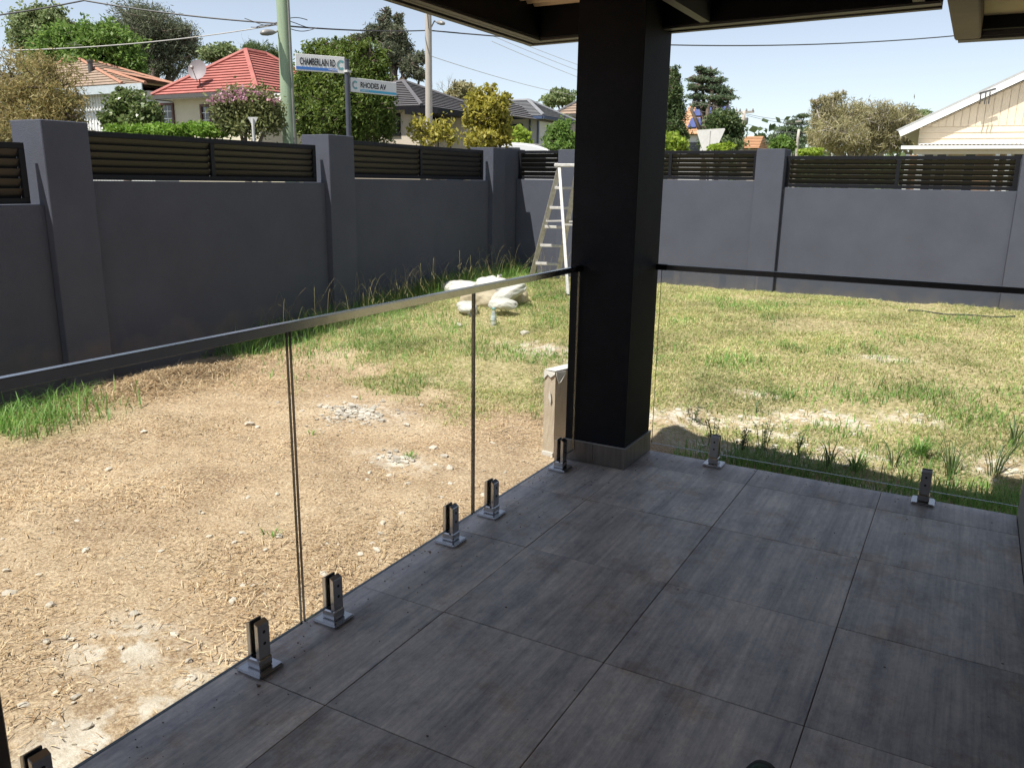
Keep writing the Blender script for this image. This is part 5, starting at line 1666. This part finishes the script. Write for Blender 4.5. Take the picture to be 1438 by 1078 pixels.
# Chamberlain blade runs towards -X / camera left; Rhodes runs to the right
zc1 = float((dep(452, 95, 11.5)[2])); zc2 = float((dep(527, 121, 11.5)[2]))
pL = dep(415, 94, 11.0); u1 = np.array((pL[0]-sb[0], pL[1]-sb[1], 0)); len1 = np.linalg.norm(u1); u1 /= len1
blade(sb+u1*0.03, u1, len1-0.03, 0.215, zc1, MT['signblue'], False, 'CHAMBERLAIN RD', 0.125, 0.085, 0.72)
pR = dep(556, 121, 11.9); u2 = np.array((pR[0]-sb[0], pR[1]-sb[1], 0)); len2 = np.linalg.norm(u2); u2 /= len2
blade(sb+u2*0.05, u2, len2-0.05, 0.19, zc2, MT['signcyan'], True, 'RHODES AV', 0.100, 0.205, 0.56)
MB().box(sb[0]-0.045, sb[0]+0.045, sb[1]-0.045, sb[1]+0.045, zc1-0.09, zc1-0.06).build('clamp', MT['signback'], ss)

# second small blade behind the power pole
q0, q1 = dep(405, 148, 22), dep(432, 153, 23.2)
s2 = thing('street_sign', 'small distant street name blade just right of the green pole', 'street sign', (q0[0], q0[1], GO))
ux = np.array((q1[0]-q0[0], q1[1]-q0[1], 0)); l2 = np.linalg.norm(ux); ux /= l2; nr = np.array((ux[1], -ux[0], 0))
if np.dot(nr, CAM-q0) < 0: nr = -nr
zz = float((q0[2]+q1[2])/2)
cc = np.array(((q0[0]+q1[0])/2, (q0[1]+q1[1])/2, zz))
b_ = MB().obox(cc, ux*l2/2, nr*0.012, np.array((0, 0, 0.10))).build('sign_blade', MT['signwhite'], s2)
MB().obox(cc+nr*0.014+np.array((0, 0, -0.07)), ux*l2/2, nr*0.001, np.array((0, 0, 0.028))).build('stripe', MT['signblue'], b_)
tx = MB()
rd = ux if np.dot(ux, RIGHT) > 0 else -ux
text_mesh('CHAMBERLAIN RD', 0.075, 0.6, MT['signink'], b_, cc-rd*l2*0.45+nr*0.0135-np.array((0, 0, 0.025)), rd, np.array((0, 0, 1.0)), nr)
MB().tube([np.array((q0[0], q0[1], GO)), np.array((q0[0], q0[1], zz+0.12))], 0.03, 8).build('post', MT['post'], s2)


def give_way(label, pxc, ptop, wpx, pbot, D, yaw):
    c = dep(pxc, ptop, D); w = wpx/FPX*D/2; zt = float(c[2]); zb = float(dep(pxc, pbot, D)[2])
    root = thing('give_way_sign', label, 'road sign', (c[0], c[1], GO), 'give way signs seen from behind')
    ux = np.array((math.cos(yaw), math.sin(yaw), 0)); nr = np.array((ux[1], -ux[0], 0)); k = 1/abs(np.dot(ux, RIGHT))
    w *= k; h = w*1.73
    cc = np.array((c[0], c[1], zt))
    pl = []
    for (ax_, az_) in ((-1, 0.0), (-0.93, 0.03), (0.93, 0.03), (1, 0.0), (0.06, -1), (-0.06, -1)):
        pl.append(cc+ux*w*ax_+np.array((0, 0, h*az_)))
    MB().prism(pl, nr*0.006).build('plate', MT['signback'], root)
    MB().tube([np.array((c[0], c[1], GO))+nr*0.03, np.array((c[0], c[1], zt-0.02))+nr*0.03], 0.024, 8).build('post', MT['signback'], root)


give_way('grey back of a triangular road sign at the far left, before the pink shrub', 355, 165, 14, 195, 14.5, math.radians(38))
give_way('grey back of a triangular road sign above the far wall right of the pillar', 998, 183, 29, 212, 29, math.radians(-29))

# ------------------------------------------------------------------ parked van
D_ = 23.0
cv = dep(735, 206, D_)
va = thing('parked_van', 'white parked van with only its roof showing over the wall', 'van', (cv[0], cv[1], GO))
ua = RIGHT*np.array((1, 1, 0)); ua /= np.linalg.norm(ua); ub = np.array((-ua[1], ua[0], 0))
lw = 42/FPX*D_
ztop = float(dep(725, 200.3, D_)[2])
prof = [(-1.0, ztop-0.02-0.55), (-0.99, ztop-0.16), (-0.90, ztop-0.04), (-0.5, ztop), (0.0, ztop-0.005), (0.45, ztop-0.06), (0.85, ztop-0.17), (1.05, ztop-0.28), (1.35, ztop-0.75), (2.0, ztop-0.95), (2.1, ztop-1.5), (2.1, GO+0.35), (-1.0, GO+0.35)]
base = np.array((cv[0], cv[1], 0))
pl = [base+ua*(t*lw)+np.array((0, 0, z)) for t, z in prof]
MB().prism(pl, ub*1.8).build('body', MT['carwhite'], va, bevel=0.05, seg=2)
def vw(t0, t1, z0, z1):
    return [base+ua*(t*lw)-ub*0.012+np.array((0, 0, z)) for t, z in ((t0, z0), (t1, z0), (t1, z1), (t0, z1))]
MB().prism(vw(-0.85, -0.12, ztop-0.75, ztop-0.135), ub*0.01).build('window', MT['darkglass'], va)
MB().prism(vw(-0.05, 0.75, ztop-0.75, ztop-0.30), ub*0.01).build('window', MT['darkglass'], va)
MB().prism([base+ua*(t*lw)+ub*0.35+np.array((0, 0, z+0.004)) for t, z in ((-0.75, ztop-0.01), (0.55, ztop-0.055), (0.55, ztop-0.02), (-0.75, ztop+0.025))], ub*0.04).build('roof_rail', MT['lamp'], va)
for t in (-0.6, 1.5):
    c = base+ua*(t*lw)+np.array((0, 0, GO+0.33))
    w_ = MB().tube([c-ub*0.02, c+ub*0.2], 0.33, 18).build('wheel', MT['rubber'], va)
    MB().tube([c-ub*0.03, c-ub*0.021], 0.2, 14).build('rim', MT['lamp'], w_)

# ------------------------------------------------------------------ vegetation
def crown_points(blobs, D, n, shell=0.65, flat=1.0, clumps=26, spread=0.28, zsq=1.0):
    """leaf positions in clumps near the surface of ellipsoids read off the photograph"""
    pts = []; cl = []
    tot = sum(b[2]*b[3] for b in blobs)
    for (px, py, rx, ry) in blobs:
        dz = RNG.normal(0, 0.35)*rx/FPX*D
        c = dep(px, py, D+dz); sx = rx/FPX*D; sz = ry/FPX*D*flat
        k = max(6, int(clumps*len(blobs)*rx*ry/tot))
        m = max(8, int(n*rx*ry/tot/k))
        for _ in range(k):
            d = RNG.normal(0, 1, 3); d /= np.linalg.norm(d)
            r = RNG.uniform(shell, 1.0)
            mm = m; fr_ = 1.0
            if RNG.random() < 0.22: r = RNG.uniform(1.0, 1.32); mm = max(5, m//3); fr_ = 0.62
            elif RNG.random() < 0.3: mm = max(6, int(m*1.5)); fr_ = 0.8
            q = c+np.array((RIGHT[0]*d[0]*sx+FWD[0]*d[1]*sx*0.9, RIGHT[1]*d[0]*sx+FWD[1]*d[1]*sx*0.9, d[2]*sz))*r
            cl.append((q, c))
            g = RNG.normal(0, 1, (mm, 3))*np.array((sx, sx, sz*zsq))*spread*fr_
            pts.append(q+g)
    return np.concatenate(pts), cl


def leaves(name, P, size, m, parent, aspect=0.5, upbias=0.0, droop=0.0, cat=None):
    n = len(P)
    a = RNG.normal(0, 1, (n, 3)); a[:, 2] -= droop
    a /= np.linalg.norm(a, axis=1)[:, None]
    b = RNG.normal(0, 1, (n, 3)); b[:, 2] *= (1-upbias)
    b -= a*np.sum(a*b, 1)[:, None]; b /= (np.linalg.norm(b, axis=1)[:, None]+1e-9)
    s = (size*RNG.uniform(0.55, 1.35, n))[:, None]
    V = np.stack([P-a*s, P+b*s*aspect, P+a*s, P-b*s*aspect], 1).reshape(-1, 3)
    k = np.arange(n)*4
    return np_mesh(name, V, [np.stack([k, k+1, k+2, k+3], 1)], m, parent)


def tree(name, label, basepx, D, blobs, n, size, lm, bark='bark', r0=None, gz=GO, clumps=26, spread=0.28, shell=0.6, aspect=0.5, flat=1.0, droop=0.0, cat='tree', group=None, limbs=True, zsq=1.0, upbias=0.0, twigs=0):
    # rough crown centre fixes where the foot stands
    cx = dep(basepx, 200, D)
    b = np.array((cx[0], cx[1], gz))
    root = thing(name, label, cat, b, group)
    P, cl = crown_points(blobs, D, n, shell, flat, clumps, spread, zsq)
    lo = gz+0.03
    P[:, 2] = np.maximum(P[:, 2], lo)
    if limbs:
        ctrs = [dep(px, py, D) for (px, py, rx, ry) in blobs]
        zlow = min(c[2] for c in ctrs); H = max(c[2] for c in ctrs)-gz
        r0 = r0 or max(0.05, 0.03*H)
        fork = b+np.array((0, 0, max(0.3, (zlow-gz)*0.6)))
        t = MB().tube([b-np.array((0, 0, 0.1)), (b+fork)/2+np.array((RNG.normal(0, .03), RNG.normal(0, .03), 0)), fork], [r0*1.25, r0, r0*0.85], 8)
        for c in ctrs:
            mid = (fork+c)/2+RNG.normal(0, 0.06*H, 3)*np.array((1, 1, 0.5))
            t.tube([fork-np.array((0, 0, .05)), mid, c], [r0*0.6, r0*0.4, r0*0.18], 6)
        for (q, c) in cl[::2]:
            t.tube([c, (c+q)/2+RNG.normal(0, 0.02*H, 3), q], [r0*0.2, r0*0.13, r0*0.05], 4, cap=False)
        t.build('trunk', MT[bark], root, True)
    leaves('crown', P, size, lm, root, aspect, upbias, droop)
    return root


def bare_tree(label, basepx, D, tops, gz=GO, m='deadbark', r0=0.09, group='bare trees'):
    cx = dep(basepx, 200, D); b = np.array((cx[0], cx[1], gz))
    root = thing('bare_tree', label, 'tree', b, group)
    t = MB()

    def br(p, d, ln, r, lev):
        q = p+d*ln
        t.tube([p, (p+q)/2+RNG.normal(0, ln*0.05, 3), q], [r, r*0.8, r*0.6], 5, cap=False)
        if lev == 0: return
        for k in range(3):
            nd = d+RNG.normal(0, 0.42, 3)+np.array((0, 0, 0.1)); nd /= np.linalg.norm(nd)
            br(q if k else (p+q)/2, nd, ln*RNG.uniform(0.55, 0.8), r*0.55, lev-1)
    for (px, py) in tops:
        c = dep(px, py, D); v = c-b; ln = np.linalg.norm(v)
        br(b+v*0.0, v/ln, ln*0.5, r0, 0); br(b+v*0.48, v/ln, ln*0.17, r0*0.75, 5)
    t.build('branches', MT[m], root)
    return root


tree('olive_tree', 'bushy olive brown tree at the far left behind the wall', 40, 13, [(15, 112, 58, 38), (70, 125, 44, 42), (35, 160, 62, 40), (95, 165, 26, 34), (0, 170, 40, 40), (60, 185, 55, 30)], 26000, 0.042, L['olive'], clumps=60, spread=0.2, aspect=0.22, droop=0.3)
tree('green_tree', 'bright green broad tree behind the brown roofed house', 140, 48, [(95, 75, 45, 32), (150, 65, 45, 28), (135, 95, 55, 25), (180, 95, 24, 22), (60, 90, 30, 22), (110, 55, 30, 20)], 30000, 0.13, L['bright'], clumps=90, spread=0.16)
tree('pale_gum_tree', 'paler sage green tree rising at the top left above the bright green one', 55, 53, [(50, 45, 30, 28), (75, 28, 22, 18), (35, 55, 18, 18), (70, 55, 26, 22), (55, 20, 16, 12)], 14000, 0.13, L['sage'], clumps=70, spread=0.2)
tree('casuarina_tree', 'tall grey green feathery tree between the brown and red roofs', 225, 56, [(190, 28, 30, 22), (215, 40, 34, 30), (240, 55, 32, 28), (205, 70, 38, 26), (235, 85, 34, 22), (262, 55, 18, 18), (270, 70, 13, 10)], 30000, 0.14, L['casu'], clumps=90, spread=0.2, aspect=0.18, droop=0.4)
tree('round_bush', 'small grey green tree peeping over the left slope of the red roof', 305, 48, [(305, 78, 20, 12), (318, 72, 12, 9)], 4000, 0.11, L['sage'])
tree('palm_clump', 'dark green crown behind the right slope of the red roof', 375, 46, [(368, 82, 22, 16), (390, 88, 16, 16), (355, 70, 12, 8)], 5000, 0.16, L['dark'], aspect=0.15)
bare_tree('leafless grey tree behind the ridge of the red roof', 350, 52, [(350, 48), (375, 60), (330, 60)], r0=0.08)
tree('camellia_shrub', 'dark glossy shrub in front of the cream house, left window', 175, 18.5, [(178, 148, 26, 20), (205, 160, 20, 14), (160, 168, 22, 15), (195, 172, 24, 12), (172, 132, 12, 8)], 6500, 0.055, L['gloss'], clumps=40, spread=0.22, cat='shrub')
tree('garden_hedge', 'low bright green hedge along the front of the cream house', 240, 17.0, [(160+18*k, 186-0.6*k+(k % 3), 14, 9) for k in range(10)], 9000, 0.042, L['hedge'], clumps=80, spread=0.25, cat='hedge', limbs=False)
mt = tree('crape_myrtle', 'shrubby tree with pink blossom on top beside the green pole', 345, 16.5, [(340, 150, 36, 22), (368, 152, 26, 24), (322, 163, 20, 16), (350, 172, 30, 18), (385, 165, 12, 20), (312, 145, 12, 10)], 9000, 0.042, L['myrtle'], clumps=46, spread=0.3, cat='shrub')
P, _ = crown_points([(322, 132, 16, 7), (345, 128, 14, 6), (365, 134, 14, 6), (303, 140, 8, 5), (385, 142, 8, 5), (335, 138, 18, 5)], 16.2, 150, 0.3, clumps=30, spread=0.45)
P = P[RNG.random(len(P)) < 0.28]
leaves('blossom', P, 0.034, L['pink'], mt, 0.7)
tree('cypress_tree', 'big dense dark green cypress behind the street sign', 482, 21, [(452, 92, 30, 30), (482, 82, 24, 24), (515, 92, 28, 30), (440, 125, 30, 36), (480, 120, 42, 42), (522, 128, 30, 42), (434, 160, 26, 36), (475, 165, 46, 38), (525, 165, 32, 38), (500, 150, 44, 46), (455, 68, 9, 12), (470, 64, 6, 10), (512, 72, 9, 11), (498, 66, 6, 9)], 60000, 0.055, L['cypress'], clumps=220, spread=0.12, shell=0.78, aspect=0.35, upbias=0.2)
tree('dark_casuarina', 'tall thin dark tree with gaps behind the cypress and grey roof', 568, 52, [(538, 40, 12, 20), (555, 52, 16, 18), (525, 48, 14, 12), (505, 54, 16, 5), (548, 75, 18, 14), (568, 68, 14, 12), (575, 92, 16, 14), (590, 82, 10, 10), (560, 28, 8, 10), (590, 106, 14, 8), (545, 20, 5, 9)], 12000, 0.13, L['casu'], clumps=80, spread=0.17, aspect=0.25, r0=0.3)
bare_tree('leafless pale tree right of the grey pole', 625, 46, [(625, 100), (640, 105), (612, 112)], r0=0.07)
tree('olive_bush', 'olive green tree top behind the dark grey roof, right of the bare tree', 652, 46, [(650, 128, 14, 11), (640, 138, 14, 10), (660, 140, 10, 10)], 5000, 0.11, L['willow'])
tree('yellow_tree', 'yellow green leafy tree standing before the two grey roofed houses', 690, 18.5, [(672, 140, 16, 13), (697, 147, 16, 14), (670, 165, 18, 18), (698, 175, 20, 20), (678, 194, 24, 12), (712, 137, 7, 6), (688, 124, 8, 7), (706, 195, 12, 9)], 6500, 0.055, L['yellow'], clumps=70, spread=0.2)
tree('yellow_shrub', 'sparse yellow shrub around the foot of the grey pole', 605, 21.5, [(590, 182, 12, 14), (620, 184, 12, 14), (608, 190, 12, 10), (632, 190, 8, 10)], 420, 0.07, L['yellow'], spread=0.5, cat='shrub')
tree('lime_shrub', 'light green shrub under the left blue window of the white house', 728, 25, [(727, 192, 12, 11), (735, 196, 10, 10)], 1200, 0.08, L['lime'], cat='shrub')
tree('round_shrub', 'green shrub beside the right blue window, touching the pillar in view', 784, 25, [(780, 192, 14, 13), (792, 186, 12, 16), (776, 204, 14, 8), (795, 200, 14, 12)], 4500, 0.06, L['bright'], cat='shrub')
tree('umbrella_tree', 'round topped green tree far behind, just left of the pillar', 786, 62, [(780, 138, 14, 8), (792, 136, 14, 9), (775, 145, 8, 5)], 6000, 0.13, L['sage'], clumps=20)

tree('columnar_conifer', 'narrow upright conifer hugging the right edge of the pillar', 945, 40, [(946, 112, 10, 16), (944, 135, 14, 20), (946, 160, 16, 22), (941, 188, 14, 20), (930, 160, 12, 30), (956, 190, 12, 16)], 16000, 0.1, L['dark'], clumps=110, spread=0.16, aspect=0.3)
tree('lime_bush', 'light green bush above the far wall right beside the pillar', 952, 25, [(945, 200, 14, 10), (958, 204, 10, 7), (935, 203, 10, 9)], 1600, 0.08, L['lime'], cat='shrub')
tree('cedar_tree', 'layered cedar with flat branches right of the pillar', 993, 46, [(984, 97, 9, 3), (996, 102, 14, 3.5), (982, 112, 16, 4), (1005, 113, 15, 3.5), (975, 122, 10, 4), (998, 124, 22, 4.5), (1012, 128, 16, 3.5), (978, 136, 13, 4), (1008, 138, 22, 4), (1024, 134, 8, 3), (985, 148, 14, 4), (1010, 146, 12, 3)], 20000, 0.075, L['cedar'], clumps=110, spread=0.2, shell=0.1, aspect=0.3, r0=0.26, zsq=1.3)
tree('dark_bush_tree', 'dark dense tree under the cedar and behind the triangular sign', 1010, 43, [(1015, 172, 18, 14), (1026, 186, 16, 18), (1002, 194, 14, 12), (1012, 203, 24, 8)], 13000, 0.1, L['dark'], clumps=80)
tree('lime_hedge', 'yellow green clipped shrub below the triangular sign', 1012, 24, [(1003, 208, 8, 4), (1018, 207, 10, 4.5)], 900, 0.06, L['lime'], cat='shrub', limbs=False)
tree('far_cedar', 'spreading far cedar left of the pale willow', 1112, 62, [(1125, 163, 12, 3), (1118, 172, 16, 3.5), (1108, 181, 20, 4), (1128, 184, 16, 4), (1100, 190, 20, 4), (1095, 199, 18, 5), (1120, 195, 22, 5), (1110, 206, 24, 6)], 12000, 0.11, L['cedar'], clumps=80, spread=0.2, shell=0.1, aspect=0.3, zsq=1.3)
tree('far_green_bush', 'small dark green bush between the orange roof and the leaning pole', 1100, 40, [(1098, 203, 12, 9), (1108, 208, 8, 7)], 3000, 0.1, L['bright'], cat='shrub')
tree('willow_tree', 'big pale olive willow with bare upper branches left of the cream gable', 1205, 33, [(1165, 165, 24, 22), (1195, 170, 28, 26), (1235, 168, 30, 24), (1265, 170, 26, 20), (1180, 192, 38, 22), (1225, 195, 40, 22), (1270, 195, 26, 18), (1150, 185, 16, 22), (1165, 140, 12, 10), (1145, 145, 8, 8), (1180, 135, 10, 6)], 30000, 0.1, L['willow'], clumps=120, spread=0.15, aspect=0.14, droop=0.9, bark='deadbark', r0=0.2)
bare_tree('bare grey limbs sticking out of the top of the willow', 1170, 33, [(1172, 142), (1190, 148)], r0=0.035)
tree('gold_hedge', 'yellow green shrub at the foot of the leaning pole', 1138, 22, [(1132, 214, 9, 4), (1144, 213, 9, 5)], 900, 0.06, L['lime'], cat='shrub', limbs=False)
tree('back_tree', 'green tree behind the eave of the cream gable house', 1280, 45, [(1275, 172, 18, 14), (1290, 165, 14, 8)], 5000, 0.12, L['sage'])
# distant tree line closing the horizon
V = []
P = []
for k in range(420):
    px = random.uniform(-200, 1700); D = random.uniform(85, 140)
    c = dep(px, 235, D); h = random.uniform(3, 6.5); w = random.uniform(2.5, 5)
    P.append(np.array((c[0], c[1], GO+h*0.5))+RNG.normal(0, 1, (90, 3))*np.array((w, w, h))*0.33)
P = np.concatenate(P); P[:, 2] = np.maximum(P[:, 2], GO+0.1)
far = leaves('distant_treeline', P, 0.55, L['dark'], None, 0.6)
tag(far, 'low far away line of trees along the horizon', 'trees', kind='stuff')
